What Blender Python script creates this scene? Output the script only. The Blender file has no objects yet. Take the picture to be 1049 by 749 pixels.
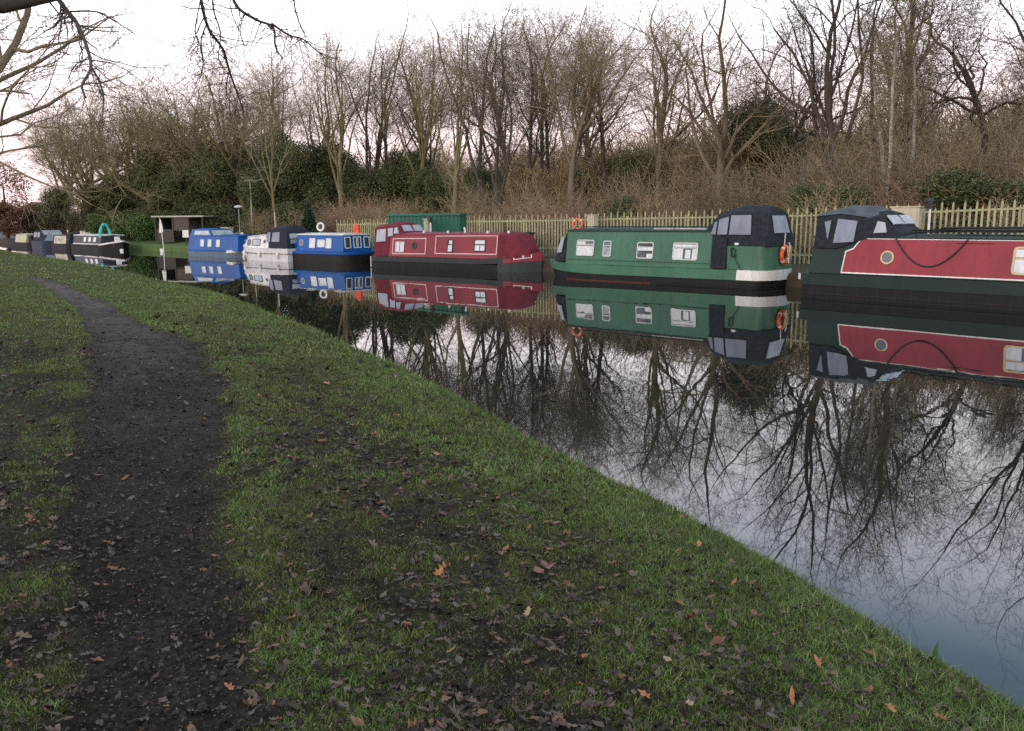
import bpy, math, random
import numpy as np
from mathutils import Vector, noise as mnoise

SC = bpy.context.scene
COL = SC.collection
R = math.radians
rng = np.random.default_rng(7)

# ------------------------------------------------------------------ camera geometry
F, HY, EYE, ROLL = 870.0, 224.0, 2.1, R(0.4)
TH = math.atan((374.5 - HY) / F)

def ray(px, py):
    x, y = px - 524.5, py - 374.5
    a = (x * math.cos(ROLL) - y * math.sin(ROLL)) / F
    b = -(x * math.sin(ROLL) + y * math.cos(ROLL)) / F
    return (a, math.cos(TH) + b * math.sin(TH), -math.sin(TH) + b * math.cos(TH))

def at(px, py, z=0.0):
    """photo pixel -> point on the horizontal plane z"""
    d = ray(px, py); t = (z - EYE) / d[2]
    return Vector((d[0] * t, d[1] * t, z))

def atd(px, py, D):
    """photo pixel -> point D metres ahead"""
    d = ray(px, py); t = D / d[1]
    return Vector((d[0] * t, D, EYE + d[2] * t))

# ------------------------------------------------------------------ materials
def new_mat(name):
    m = bpy.data.materials.new(name); m.use_nodes = True
    nt = m.node_tree; b = nt.nodes['Principled BSDF']
    return m, nt, b

def pmat(name, col, rough=0.6, var=0.18, scale=3.0, bump=0.0, bscale=40.0, spec=0.5, metal=0.0, dirt=None, dirt_amt=0.0, coord='Object', stretch=(1, 1, 1), dstretch=None):
    """base colour with two scales of noise variation, optional dirt blotches and bump"""
    m, nt, b = new_mat(name); N, L = nt.nodes, nt.links
    tc = N.new('ShaderNodeTexCoord'); mp = N.new('ShaderNodeMapping'); mp.inputs['Scale'].default_value = stretch
    L.new(tc.outputs[coord], mp.inputs['Vector'])
    n1 = N.new('ShaderNodeTexNoise'); n1.inputs['Scale'].default_value = scale; n1.inputs['Detail'].default_value = 6
    L.new(mp.outputs['Vector'], n1.inputs['Vector'])
    mr = N.new('ShaderNodeMapRange'); mr.inputs['From Min'].default_value = .25; mr.inputs['From Max'].default_value = .75
    mr.inputs['To Min'].default_value = 1 - var; mr.inputs['To Max'].default_value = 1 + var
    L.new(n1.outputs['Fac'], mr.inputs['Value'])
    mx = N.new('ShaderNodeMix'); mx.data_type = 'RGBA'; mx.blend_type = 'MULTIPLY'; mx.inputs['Factor'].default_value = 1
    mx.inputs['A'].default_value = (*col, 1); L.new(mr.outputs['Result'], mx.inputs['B'])
    out = mx.outputs['Result']
    if dirt:
        n2 = N.new('ShaderNodeTexNoise'); n2.inputs['Scale'].default_value = scale * 2.3; n2.inputs['Detail'].default_value = 8
        if dstretch:
            mpd = N.new('ShaderNodeMapping'); mpd.inputs['Scale'].default_value = dstretch; L.new(tc.outputs[coord], mpd.inputs['Vector']); L.new(mpd.outputs['Vector'], n2.inputs['Vector'])
        else: L.new(mp.outputs['Vector'], n2.inputs['Vector'])
        m2 = N.new('ShaderNodeMapRange'); m2.inputs['From Min'].default_value = .45; m2.inputs['From Max'].default_value = .75
        m2.inputs['To Max'].default_value = dirt_amt; L.new(n2.outputs['Fac'], m2.inputs['Value'])
        mm = N.new('ShaderNodeMix'); mm.data_type = 'RGBA'; L.new(m2.outputs['Result'], mm.inputs['Factor'])
        L.new(out, mm.inputs['A']); mm.inputs['B'].default_value = (*dirt, 1); out = mm.outputs['Result']
    L.new(out, b.inputs['Base Color'])
    b.inputs['Roughness'].default_value = rough; b.inputs['Specular IOR Level'].default_value = spec; b.inputs['Metallic'].default_value = metal
    if bump:
        n3 = N.new('ShaderNodeTexNoise'); n3.inputs['Scale'].default_value = bscale; n3.inputs['Detail'].default_value = 5
        L.new(mp.outputs['Vector'], n3.inputs['Vector'])
        bp = N.new('ShaderNodeBump'); bp.inputs['Strength'].default_value = bump; bp.inputs['Distance'].default_value = .02
        L.new(n3.outputs['Fac'], bp.inputs['Height']); L.new(bp.outputs['Normal'], b.inputs['Normal'])
    return m

def attr_mat(name, stops, rough=.6, spec=.3, attr='rnd', trans=0.0, nscale=None, namp=.3):
    """colour ramp over a per-leaf / per-blade random attribute, shifted by world noise"""
    m, nt, b = new_mat(name); N, L = nt.nodes, nt.links
    a = N.new('ShaderNodeAttribute'); a.attribute_name = attr
    val = a.outputs['Fac']
    if nscale:
        g = N.new('ShaderNodeNewGeometry'); n = N.new('ShaderNodeTexNoise'); n.inputs['Scale'].default_value = nscale; n.inputs['Detail'].default_value = 4
        L.new(g.outputs['Position'], n.inputs['Vector'])
        m1 = N.new('ShaderNodeMath'); m1.operation = 'SUBTRACT'; L.new(n.outputs['Fac'], m1.inputs[0]); m1.inputs[1].default_value = .5
        m2 = N.new('ShaderNodeMath'); m2.operation = 'MULTIPLY_ADD'; L.new(m1.outputs[0], m2.inputs[0]); m2.inputs[1].default_value = namp * 3; L.new(val, m2.inputs[2])
        m2.use_clamp = True; val = m2.outputs[0]
    r = N.new('ShaderNodeValToRGB'); L.new(val, r.inputs['Fac'])
    el = r.color_ramp.elements
    while len(el) < len(stops): el.new(.5)
    for e, (p, c) in zip(el, stops): e.position = p; e.color = (*c, 1)
    L.new(r.outputs['Color'], b.inputs['Base Color'])
    b.inputs['Roughness'].default_value = rough; b.inputs['Specular IOR Level'].default_value = spec
    return m

# ------------------------------------------------------------------ mesh building
def np_mesh(name, V, faces_list, mats=(), smooth=False, attrs=None):
    """V (n,3); faces_list = list of (k, m) index arrays, one per polygon size"""
    me = bpy.data.meshes.new(name)
    V = np.asarray(V, np.float32); me.vertices.add(len(V)); me.vertices.foreach_set('co', V.ravel())
    idx = np.concatenate([f.ravel() for f in faces_list]).astype(np.int32)
    tot = np.concatenate([np.full(len(f), f.shape[1]) for f in faces_list])
    st = np.concatenate([[0], np.cumsum(tot)[:-1]]).astype(np.int32)
    me.loops.add(len(idx)); me.loops.foreach_set('vertex_index', idx)
    me.polygons.add(len(st)); me.polygons.foreach_set('loop_start', st)
    if smooth: me.polygons.foreach_set('use_smooth', np.ones(len(st), bool))
    me.update(calc_edges=True)
    for k, v in (attrs or {}).items():
        a = me.attributes.new(k, 'FLOAT', 'POINT'); a.data.foreach_set('value', np.asarray(v, np.float32))
    for m in mats: me.materials.append(m)
    return me

def link(name, me, parent=None):
    o = bpy.data.objects.new(name, me); COL.objects.link(o)
    if parent is not None: o.parent = parent
    return o

def tag(o, label=None, cat=None, group=None, kind=None):
    if label: o['label'] = label
    if cat: o['category'] = cat
    if group: o['group'] = group
    if kind: o['kind'] = kind
    return o

def thing(name, label, cat, loc=(0, 0, 0), rz=0.0, group=None):
    o = bpy.data.objects.new(name, None); COL.objects.link(o)
    o.location = loc; o.rotation_euler.z = rz; o.empty_display_size = .2
    return tag(o, label, cat, group)

class MB:
    def __init__(s): s.v = []; s.f = []
    def add(s, vs, fs):
        o = len(s.v); s.v += [tuple(p) for p in vs]; s.f += [tuple(i + o for i in f) for f in fs]; return s
    def box(s, x0, x1, y0, y1, z0, z1):
        return s.add([(x0, y0, z0), (x1, y0, z0), (x1, y1, z0), (x0, y1, z0), (x0, y0, z1), (x1, y0, z1), (x1, y1, z1), (x0, y1, z1)],
                     [(3, 2, 1, 0), (4, 5, 6, 7), (0, 1, 5, 4), (1, 2, 6, 5), (2, 3, 7, 6), (3, 0, 4, 7)])
    def loft(s, secs, caps=True, closed=True):
        n = len(secs[0]); vs = [p for q in secs for p in q]; fs = []
        for i in range(len(secs) - 1):
            for j in range(n if closed else n - 1):
                k = (j + 1) % n
                fs.append((i * n + j, (i + 1) * n + j, (i + 1) * n + k, i * n + k))
        if caps:
            fs.append(tuple(range(n))); b = (len(secs) - 1) * n
            fs.append(tuple(b + j for j in reversed(range(n))))
        return s.add(vs, fs)
    def tube(s, pts, r, n=6, closed=False):
        pts = [Vector(p) for p in pts]; m = len(pts); vs = []; fs = []
        rs = r if isinstance(r, (list, tuple)) else [r] * m
        for i, p in enumerate(pts):
            if closed: t = pts[(i + 1) % m] - pts[i - 1]
            else: t = pts[min(i + 1, m - 1)] - pts[max(i - 1, 0)]
            t.normalize()
            a = Vector((0, 0, 1)) if abs(t.z) < .9 else Vector((1, 0, 0))
            u = t.cross(a).normalized(); w = t.cross(u)
            for k in range(n):
                q = 2 * math.pi * k / n
                vs.append(p + (u * math.cos(q) + w * math.sin(q)) * rs[i])
        for i in range(m if closed else m - 1):
            i2 = (i + 1) % m
            for k in range(n):
                k2 = (k + 1) % n
                fs.append((i * n + k, i * n + k2, i2 * n + k2, i2 * n + k))
        if not closed:
            fs.append(tuple(reversed(range(n)))); fs.append(tuple((m - 1) * n + k for k in range(n)))
        return s.add(vs, fs)
    def slab(s, pts, off):
        """polygon extruded by vector off"""
        n = len(pts); off = Vector(off); P = [Vector(p) for p in pts]
        fs = [tuple(range(n)), tuple(reversed(range(n, 2 * n)))]
        fs += [(j, n + j, n + (j + 1) % n, (j + 1) % n) for j in range(n)]
        return s.add(P + [p + off for p in P], fs)
    def ring(s, outer, inner, off):
        """flat frame between two loops, extruded by off"""
        n = len(outer); off = Vector(off)
        O = [Vector(p) for p in outer]; I = [Vector(p) for p in inner]
        vs = O + I + [p + off for p in O] + [p + off for p in I]; fs = []
        for j in range(n):
            k = (j + 1) % n
            fs += [(j, k, n + k, n + j), (2 * n + j, 3 * n + j, 3 * n + k, 2 * n + k), (j, 2 * n + j, 2 * n + k, k), (n + j, n + k, 3 * n + k, 3 * n + j)]
        return s.add(vs, fs)
    def build(s, name, mat, parent=None, smooth=False, bevel=0.0):
        me = bpy.data.meshes.new(name); me.from_pydata(s.v, [], s.f)
        import bmesh
        bm = bmesh.new(); bm.from_mesh(me); bmesh.ops.recalc_face_normals(bm, faces=bm.faces); bm.to_mesh(me); bm.free()
        me.materials.append(mat)
        o = link(name, me, parent)
        if smooth:
            me.polygons.foreach_set('use_smooth', [True] * len(me.polygons))
            me.set_sharp_from_angle(angle=R(40))
        if bevel:
            b = o.modifiers.new('bevel', 'BEVEL'); b.width = bevel; b.segments = 2; b.limit_method = 'ANGLE'; b.angle_limit = R(35)
        return o

def rrect(x0, x1, z0, z1, r, n=4):
    pts = []
    for cx, cz, a0 in ((x1 - r, z1 - r, 0), (x0 + r, z1 - r, 90), (x0 + r, z0 + r, 180), (x1 - r, z0 + r, 270)):
        for i in range(n + 1):
            a = R(a0 + 90 * i / n); pts.append((cx + r * math.cos(a), cz + r * math.sin(a)))
    return pts

def circle(cx, cz, rx, rz=None, n=20):
    rz = rz or rx
    return [(cx + rx * math.cos(2 * math.pi * i / n), cz + rz * math.sin(2 * math.pi * i / n)) for i in range(n)]

# ------------------------------------------------------------------ terrain
def smooth_poly(P, k=8):
    P = [np.array(p, float) for p in P]; out = []
    for i in range(len(P) - 1):
        p0 = P[max(i - 1, 0)]; p1 = P[i]; p2 = P[i + 1]; p3 = P[min(i + 2, len(P) - 1)]
        for j in range(k):
            t = j / k
            out.append(.5 * ((2 * p1) + (-p0 + p2) * t + (2 * p0 - 5 * p1 + 4 * p2 - p3) * t * t + (-p0 + 3 * p1 - 3 * p2 + p3) * t ** 3))
    out.append(P[-1]); return np.array(out)

EDGE = smooth_poly([(3.2, -30), (3.0, -12), (2.6, -3), (2.25, 1.0), (1.9, 2.88), (1.62, 3.54), (1.35, 4.39), (.89, 5.51), (.28, 6.82), (-.8, 9.15),
                    (-2.11, 12.0), (-4.12, 15.91), (-9.28, 24.99), (-18.86, 38.99), (-29.5, 52.5), (-40, 66), (-62, 92), (-90, 125)])
FAR = smooth_poly([(44, -14), (27, 4.5), (17.6, 15.3), (9.6, 24.2), (2.9, 32.2), (-4.8, 40.1), (-10.2, 46.1), (-18.2, 54.3), (-32.6, 68.3), (-45.5, 80.4), (-66, 102), (-100, 140)])
PATH = smooth_poly([(-.9, -25), (-1.0, -8), (-1.05, 0), (-1.18, 2.47), (-1.62, 3.57), (-2.45, 5.4), (-3.4, 8.0), (-5.0, 11.35), (-6.4, 13.6), (-8.4, 17.0), (-12.05, 22.6), (-13.8, 25.1), (-23, 38), (-36, 55), (-60, 86)])
PATHW = [(-30, .75), (0, .45), (2.4, .25), (3.5, .29), (5.4, .44), (8, .56), (11.3, .56), (13.6, .38), (17, .30), (24, .27), (27, .14), (30, -.3), (90, -.3)]

def poly_dist(X, Y, P):
    """signed distance (positive on the left of the travel direction) and arc position"""
    best = np.full(X.shape, 1e18); sg = np.zeros(X.shape)
    for i in range(len(P) - 1):
        ax, ay = P[i]; bx, by = P[i + 1]; dx, dy = bx - ax, by - ay; l2 = dx * dx + dy * dy
        if l2 < 1e-12: continue
        t = np.clip(((X - ax) * dx + (Y - ay) * dy) / l2, 0, 1)
        ex, ey = X - ax - t * dx, Y - ay - t * dy; d2 = ex * ex + ey * ey
        m = d2 < best - 1e-12
        cr = dx * (Y - ay) - dy * (X - ax)
        best = np.where(m, d2, best); sg = np.where(m, np.sign(cr), sg)
    return np.sqrt(best) * np.where(sg == 0, 1, sg)

def hashn(ix, iy, s):
    h = (ix.astype(np.int64) * 374761393 + iy.astype(np.int64) * 668265263 + s * 974711) & 0x7fffffff
    h = ((h ^ (h >> 13)) * 1274126177) & 0x7fffffff
    return ((h ^ (h >> 16)) & 0xffff) / 65535.0

def vnoise(X, Y, sc, s=0, octv=3):
    out = 0; amp = 1; tot = 0
    for o in range(octv):
        x = X * sc; y = Y * sc; ix = np.floor(x); iy = np.floor(y); fx = x - ix; fy = y - iy
        fx = fx * fx * (3 - 2 * fx); fy = fy * fy * (3 - 2 * fy)
        a = hashn(ix, iy, s + o); b = hashn(ix + 1, iy, s + o); c = hashn(ix, iy + 1, s + o); d = hashn(ix + 1, iy + 1, s + o)
        out = out + amp * ((a * (1 - fx) + b * fx) * (1 - fy) + (c * (1 - fx) + d * fx) * fy); tot += amp
        amp *= .5; sc *= 2.1
    return out / tot

PR_D = [-3, -.6, -.35, -.16, 0, .35, 1.2, 3, 6, 12, 40, 90]
PR_Z = [-1.2, -.6, -.3, .06, .24, .36, .45, .5, .52, .6, 1.3, 2.5]

def near_fields(X, Y):
    d = poly_dist(X, Y, EDGE)
    pc = np.abs(poly_dist(X, Y, PATH))
    w = np.interp(Y, [a for a, b in PATHW], [b for a, b in PATHW])
    pm = np.clip(((w - pc) / np.maximum(.16, np.abs(w) * .45) + .5) + (vnoise(X, Y, 2.6, 11, 4) - .5) * 1.5 * np.clip(1 - Y / 60, .2, 1), 0, 1)
    return d, pc, pm

def near_z(X, Y, d, pm):
    dn = d + (vnoise(X, Y, 1.7, 3, 3) - .5) * .2 + (vnoise(X, Y, .55, 13, 2) - .5) * .22
    z = np.interp(dn, PR_D, PR_Z)
    f = np.clip(d / .3, 0, 1)
    z = z + f * ((vnoise(X, Y, .8, 5, 3) - .5) * .07 + (vnoise(X, Y, 7, 6, 3) - .5) * .03 * (1 - .3 * pm) + (vnoise(X, Y, 22, 8, 3) - .5) * .026)
    return z - pm * .035 - .17 * np.clip((Y - 12) / 18, 0, 1) * np.clip((d + .4) / .4, 0, 1)

def grass_amount(X, Y, d, pm):
    """how much living grass: bright fringe along the water and by the path, sparse leaf-covered middle"""
    fr = np.exp(-((d - .35) / .9) ** 2)
    pcs = poly_dist(X, Y, PATH)
    w = np.interp(Y, [a for a, b in PATHW], [b for a, b in PATHW])
    nearp = np.exp(-((-pcs - w - .25) / .28) ** 2)
    farr = np.clip((Y - 8) / 9, 0, 1)
    left = (pcs > 0) * .05
    g = np.clip(.20 + .75 * fr + .4 * nearp + .62 * farr + left, 0, 1) * (1 - pm)
    n = .5 * vnoise(X, Y, 2.3, 21, 4) + .5 * vnoise(X, Y, 8.5, 25, 3)
    return np.clip(g * 1.15 + (n - .5) * 2.2 * (1 - .5 * farr), 0, 1) * (1 - pm)

# ground sheets in rings round the towpath viewpoint, fine near it
ang = np.concatenate([np.linspace(-180, -62, 40, endpoint=False), np.linspace(-62, 62, 460, endpoint=False), np.linspace(62, 180, 41)])
ang = np.radians(ang)
rad = np.concatenate([[.25, .6, 1.0, 1.4], np.geomspace(1.8, 160, 380)])
A, Rr = np.meshgrid(ang, rad)
GX = (np.sin(A) * Rr).ravel(); GY = (np.cos(A) * Rr).ravel()
gd, gpc, gpm = near_fields(GX, GY)
GZ = near_z(GX, GY, gd, gpm)
gg = grass_amount(GX, GY, gd, gpm)
na, nr = len(ang), len(rad)
I = np.arange(nr - 1)[:, None] * na + np.arange(na - 1)[None]
Q = np.stack([I, I + 1, I + na + 1, I + na], -1).reshape(-1, 4)
Q = Q[(gd[Q].max(1) > -1.2)]
is_path = gpm[Q].mean(1) > .55

def ground_mat(name):
    m, nt, b = new_mat(name); N, L = nt.nodes, nt.links
    g = N.new('ShaderNodeNewGeometry')
    def noi(sc, det=6, rough=.6):
        n = N.new('ShaderNodeTexNoise'); n.inputs['Scale'].default_value = sc; n.inputs['Detail'].default_value = det; n.inputs['Roughness'].default_value = rough
        L.new(g.outputs['Position'], n.inputs['Vector']); return n.outputs['Fac']
    def ramp(v, stops):
        r = N.new('ShaderNodeValToRGB'); L.new(v, r.inputs['Fac']); el = r.color_ramp.elements
        while len(el) < len(stops): el.new(.5)
        for e, (p, c) in zip(el, stops): e.position = p; e.color = (*c, 1)
        return r.outputs['Color']
    def mix(f, a, c):
        x = N.new('ShaderNodeMix'); x.data_type = 'RGBA'; L.new(f, x.inputs['Factor']); L.new(a, x.inputs['A']); L.new(c, x.inputs['B']); return x.outputs['Result']
    grassc = ramp(noi(9, 8, .7), [(.3, (.024, .025, .009)), (.5, (.055, .066, .019)), (.68, (.095, .115, .030))])
    soil = ramp(noi(14, 8, .75), [(.3, (.009, .0075, .006)), (.5, (.026, .021, .017)), (.68, (.062, .050, .041))])
    pathc = ramp(noi(30, 9, .8), [(.34, (.008, .0068, .006)), (.50, (.026, .0215, .0185)), (.62, (.055, .046, .040)), (.76, (.105, .092, .082))])
    big = ramp(noi(1.3, 4, .6), [(.35, (.75, .75, .75)), (.65, (1.3, 1.27, 1.25))])
    ag = N.new('ShaderNodeAttribute'); ag.attribute_name = 'grass'; ap = N.new('ShaderNodeAttribute'); ap.attribute_name = 'path'
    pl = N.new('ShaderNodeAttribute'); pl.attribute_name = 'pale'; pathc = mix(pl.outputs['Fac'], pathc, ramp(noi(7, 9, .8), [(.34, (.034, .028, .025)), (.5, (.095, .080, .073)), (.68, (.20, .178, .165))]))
    c = mix(ag.outputs['Fac'], soil, grassc); c = mix(ap.outputs['Fac'], c, pathc)
    mu = N.new('ShaderNodeMix'); mu.data_type = 'RGBA'; mu.blend_type = 'MULTIPLY'; mu.inputs['Factor'].default_value = 1
    L.new(c, mu.inputs['A']); L.new(big, mu.inputs['B'])
    L.new(mu.outputs['Result'], b.inputs['Base Color'])
    b.inputs['Roughness'].default_value = .9; b.inputs['Specular IOR Level'].default_value = .06
    bp = N.new('ShaderNodeBump'); bp.inputs['Strength'].default_value = .9; bp.inputs['Distance'].default_value = .025
    L.new(noi(38, 8, .75), bp.inputs['Height']); L.new(bp.outputs['Normal'], b.inputs['Normal'])
    return m

def submesh(name, faces, m):
    u, inv = np.unique(faces, return_inverse=True)
    V = np.stack([GX[u], GY[u], GZ[u]], 1)
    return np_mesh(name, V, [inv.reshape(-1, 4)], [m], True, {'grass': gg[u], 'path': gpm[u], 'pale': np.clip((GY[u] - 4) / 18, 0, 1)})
gm = ground_mat('bank soil and grass')
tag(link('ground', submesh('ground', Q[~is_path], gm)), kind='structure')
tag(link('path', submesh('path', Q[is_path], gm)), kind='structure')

# opposite bank
def far_z(X, Y, d):
    z = np.interp(d, [-1, -.05, 0, .06, 3, 10, 22, 60, 110], [-.8, -.5, .3, .42, .52, .8, 2.4, 8.2, 11])
    return z + np.clip(d / 3, 0, 1) * (vnoise(X, Y, .5, 31, 3) - .5) * .35
nn = 260
tpar = np.linspace(0, len(FAR) - 1, nn); FP = np.stack([np.interp(tpar, np.arange(len(FAR)), FAR[:, k]) for k in (0, 1)], 1)
tang = np.gradient(FP, axis=0); tang /= np.linalg.norm(tang, axis=1)[:, None]
for _ in range(6): tang[1:-1] = (tang[:-2] + tang[1:-1] * 2 + tang[2:]) / 4
nor = np.stack([tang[:, 1], -tang[:, 0]], 1)          # away from the water
offs = np.array([-.8, -.05, 0, .06, .3, .7, 1.2, 1.8, 2.5, 3.3, 4.2, 5.5, 7, 9, 12, 15, 19, 24, 30, 38, 48, 60, 75, 95])
FX = FP[:, None, 0] + nor[:, None, 0] * offs; FY = FP[:, None, 1] + nor[:, None, 1] * offs
FD = np.broadcast_to(offs, FX.shape); FZ = far_z(FX, FY, FD)
lawn = np.clip(1 - np.abs(FX.ravel() + 27) / 9, 0, 1) * (FD.ravel() < 13) * (FY.ravel() > 40)
I = np.arange(nn - 1)[:, None] * len(offs) + np.arange(len(offs) - 1)[None]
Qf = np.stack([I, I + 1, I + len(offs) + 1, I + len(offs)], -1).reshape(-1, 4)

def far_mat():
    m, nt, b = new_mat('woodland floor'); N, L = nt.nodes, nt.links
    g = N.new('ShaderNodeNewGeometry')
    n = N.new('ShaderNodeTexNoise'); n.inputs['Scale'].default_value = 1.2; n.inputs['Detail'].default_value = 9; n.inputs['Roughness'].default_value = .7
    L.new(g.outputs['Position'], n.inputs['Vector'])
    r = N.new('ShaderNodeValToRGB'); L.new(n.outputs['Fac'], r.inputs['Fac']); el = r.color_ramp.elements; el.new(.5)
    for e, (p, c) in zip(el, [(.3, (.022, .017, .010)), (.5, (.048, .036, .022)), (.7, (.050, .047, .020))]): e.position = p; e.color = (*c, 1)
    r2 = N.new('ShaderNodeValToRGB'); L.new(n.outputs['Fac'], r2.inputs['Fac']); el = r2.color_ramp.elements
    for e, (p, c) in zip(el, [(.3, (.05, .085, .015)), (.7, (.085, .13, .028))]): e.position = p; e.color = (*c, 1)
    a = N.new('ShaderNodeAttribute'); a.attribute_name = 'lawn'
    mr = N.new('ShaderNodeMapRange'); mr.inputs['From Min'].default_value = .1; mr.inputs['From Max'].default_value = .3; L.new(a.outputs['Fac'], mr.inputs['Value'])
    x = N.new('ShaderNodeMix'); x.data_type = 'RGBA'; L.new(mr.outputs['Result'], x.inputs['Factor']); L.new(r.outputs['Color'], x.inputs['A']); L.new(r2.outputs['Color'], x.inputs['B'])
    L.new(x.outputs['Result'], b.inputs['Base Color']); b.inputs['Roughness'].default_value = .9
    return m
tag(link('far_bank', np_mesh('far_bank', np.stack([FX.ravel(), FY.ravel(), FZ.ravel()], 1), [Qf], [far_mat()], True, {'lawn': lawn})), kind='structure')

# canal water: still, dark, with the faintest ripple
def water_mat():
    m, nt, b = new_mat('still canal water'); N, L = nt.nodes, nt.links
    b.inputs['Base Color'].default_value = (.010, .012, .011, 1); b.inputs['Roughness'].default_value = .012
    b.inputs['IOR'].default_value = 1.36; b.inputs['Specular IOR Level'].default_value = .5
    g = N.new('ShaderNodeNewGeometry'); mp = N.new('ShaderNodeMapping'); mp.inputs['Scale'].default_value = (1, .55, 1); mp.inputs['Rotation'].default_value = (0, 0, R(-43))
    L.new(g.outputs['Position'], mp.inputs['Vector'])
    n = N.new('ShaderNodeTexNoise'); n.inputs['Scale'].default_value = 1.1; n.inputs['Detail'].default_value = 3; L.new(mp.outputs['Vector'], n.inputs['Vector'])
    n2 = N.new('ShaderNodeTexNoise'); n2.inputs['Scale'].default_value = .22; n2.inputs['Detail'].default_value = 2; L.new(mp.outputs['Vector'], n2.inputs['Vector'])
    mr = N.new('ShaderNodeMapRange'); mr.inputs['From Min'].default_value = .45; mr.inputs['From Max'].default_value = .7; mr.inputs['To Min'].default_value = .15; mr.inputs['To Max'].default_value = 1
    L.new(n2.outputs['Fac'], mr.inputs['Value'])
    mu = N.new('ShaderNodeMath'); mu.operation = 'MULTIPLY'; L.new(n.outputs['Fac'], mu.inputs[0]); L.new(mr.outputs['Result'], mu.inputs[1])
    bp = N.new('ShaderNodeBump'); bp.inputs['Strength'].default_value = .16; bp.inputs['Distance'].default_value = .03
    L.new(mu.outputs[0], bp.inputs['Height']); L.new(bp.outputs['Normal'], b.inputs['Normal'])
    return m
w = MB(); w.add([(-160, -60, 0), (120, -60, 0), (120, 180, 0), (-160, 180, 0)], [(0, 1, 2, 3)])
tag(w.build('water', water_mat()), kind='structure')

# ------------------------------------------------------------------ grass blades (one uncountable mass)
def sample_ground(n, y0, y1, power):
    """random points on the near bank inside a wedge ahead of the viewpoint"""
    u = rng.random(n); r = (y0 ** power + u * (y1 ** power - y0 ** power)) ** (1 / power)
    a = np.radians(rng.uniform(-44, 40, n))
    return np.sin(a) * r, np.cos(a) * r, r

def make_blades():
    Vs, Fs, rn = [], [], []; base = 0
    for n, y0, y1, hh, ww in ((360000, 1.9, 5.2, .022, .0016), (280000, 5.2, 11, .027, .0030), (230000, 11, 28, .036, .0052), (140000, 28, 80, .05, .013)):
        x, y, r = sample_ground(n, y0, y1, 1.15)
        d, pc, pm = near_fields(x, y); g = grass_amount(x, y, d, pm)
        keep = (d > -.12) & (rng.random(n) < np.maximum(np.clip(g * 1.3, 0, 1) ** 1.25, .10 * (pm < .35)))
        x, y, d, pm, g = x[keep], y[keep], d[keep], pm[keep], g[keep]; k = len(x)
        z = near_z(x, y, d, pm) - .004
        tall = 1 + .9 * (np.exp(-(d / .2) ** 2) * (rng.random(k) < .35)) + .5 * (rng.random(k) < .08) + 1.5 * ((rng.random(k) < .03) & (d < .4))
        h = hh * rng.uniform(.45, 1.25, k) * (.55 + .6 * g) * tall; a = rng.uniform(0, 6.283, k); ln = rng.uniform(.2, 1.5, k) * h
        wv = ww * rng.uniform(.6, 1.3, k); la = rng.uniform(0, 6.283, k)
        cx, sx = np.cos(a) * wv, np.sin(a) * wv; lx, ly = np.cos(la) * ln, np.sin(la) * ln
        P = np.stack([np.stack([x - cx, y - sx, z], 1), np.stack([x + cx, y + sx, z], 1),
                      np.stack([x + cx * .7 + lx * .4, y + sx * .7 + ly * .4, z + h * .62], 1), np.stack([x - cx * .7 + lx * .4, y - sx * .7 + ly * .4, z + h * .62], 1),
                      np.stack([x + lx, y + ly, z + h * .95], 1)], 1)
        Vs.append(P.reshape(-1, 3)); i = base + np.arange(k)[:, None] * 5
        Fs.append((i + np.array([[0, 1, 2, 3]]), i + np.array([[3, 2, 4]])))
        v = np.clip(rng.normal(.34, .25, k) + .42 * (g - .55), 0, 1); rn.append(np.repeat(v, 5)); base += k * 5
    V = np.concatenate(Vs)
    return np_mesh('grass', V, [np.concatenate([f[0] for f in Fs]), np.concatenate([f[1] for f in Fs])],
                   [attr_mat('winter grass', [(0, (.16, .125, .065)), (.2, (.105, .105, .042)), (.5, (.104, .160, .042)), (.8, (.14, .24, .058)), (1, (.33, .33, .15))], .6, .12, nscale=1.1, namp=.25)], False, {'rnd': np.concatenate(rn)})
tag(link('grass', make_blades()), 'short damp winter grass covering the canal bank', 'grass', kind='stuff')

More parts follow.
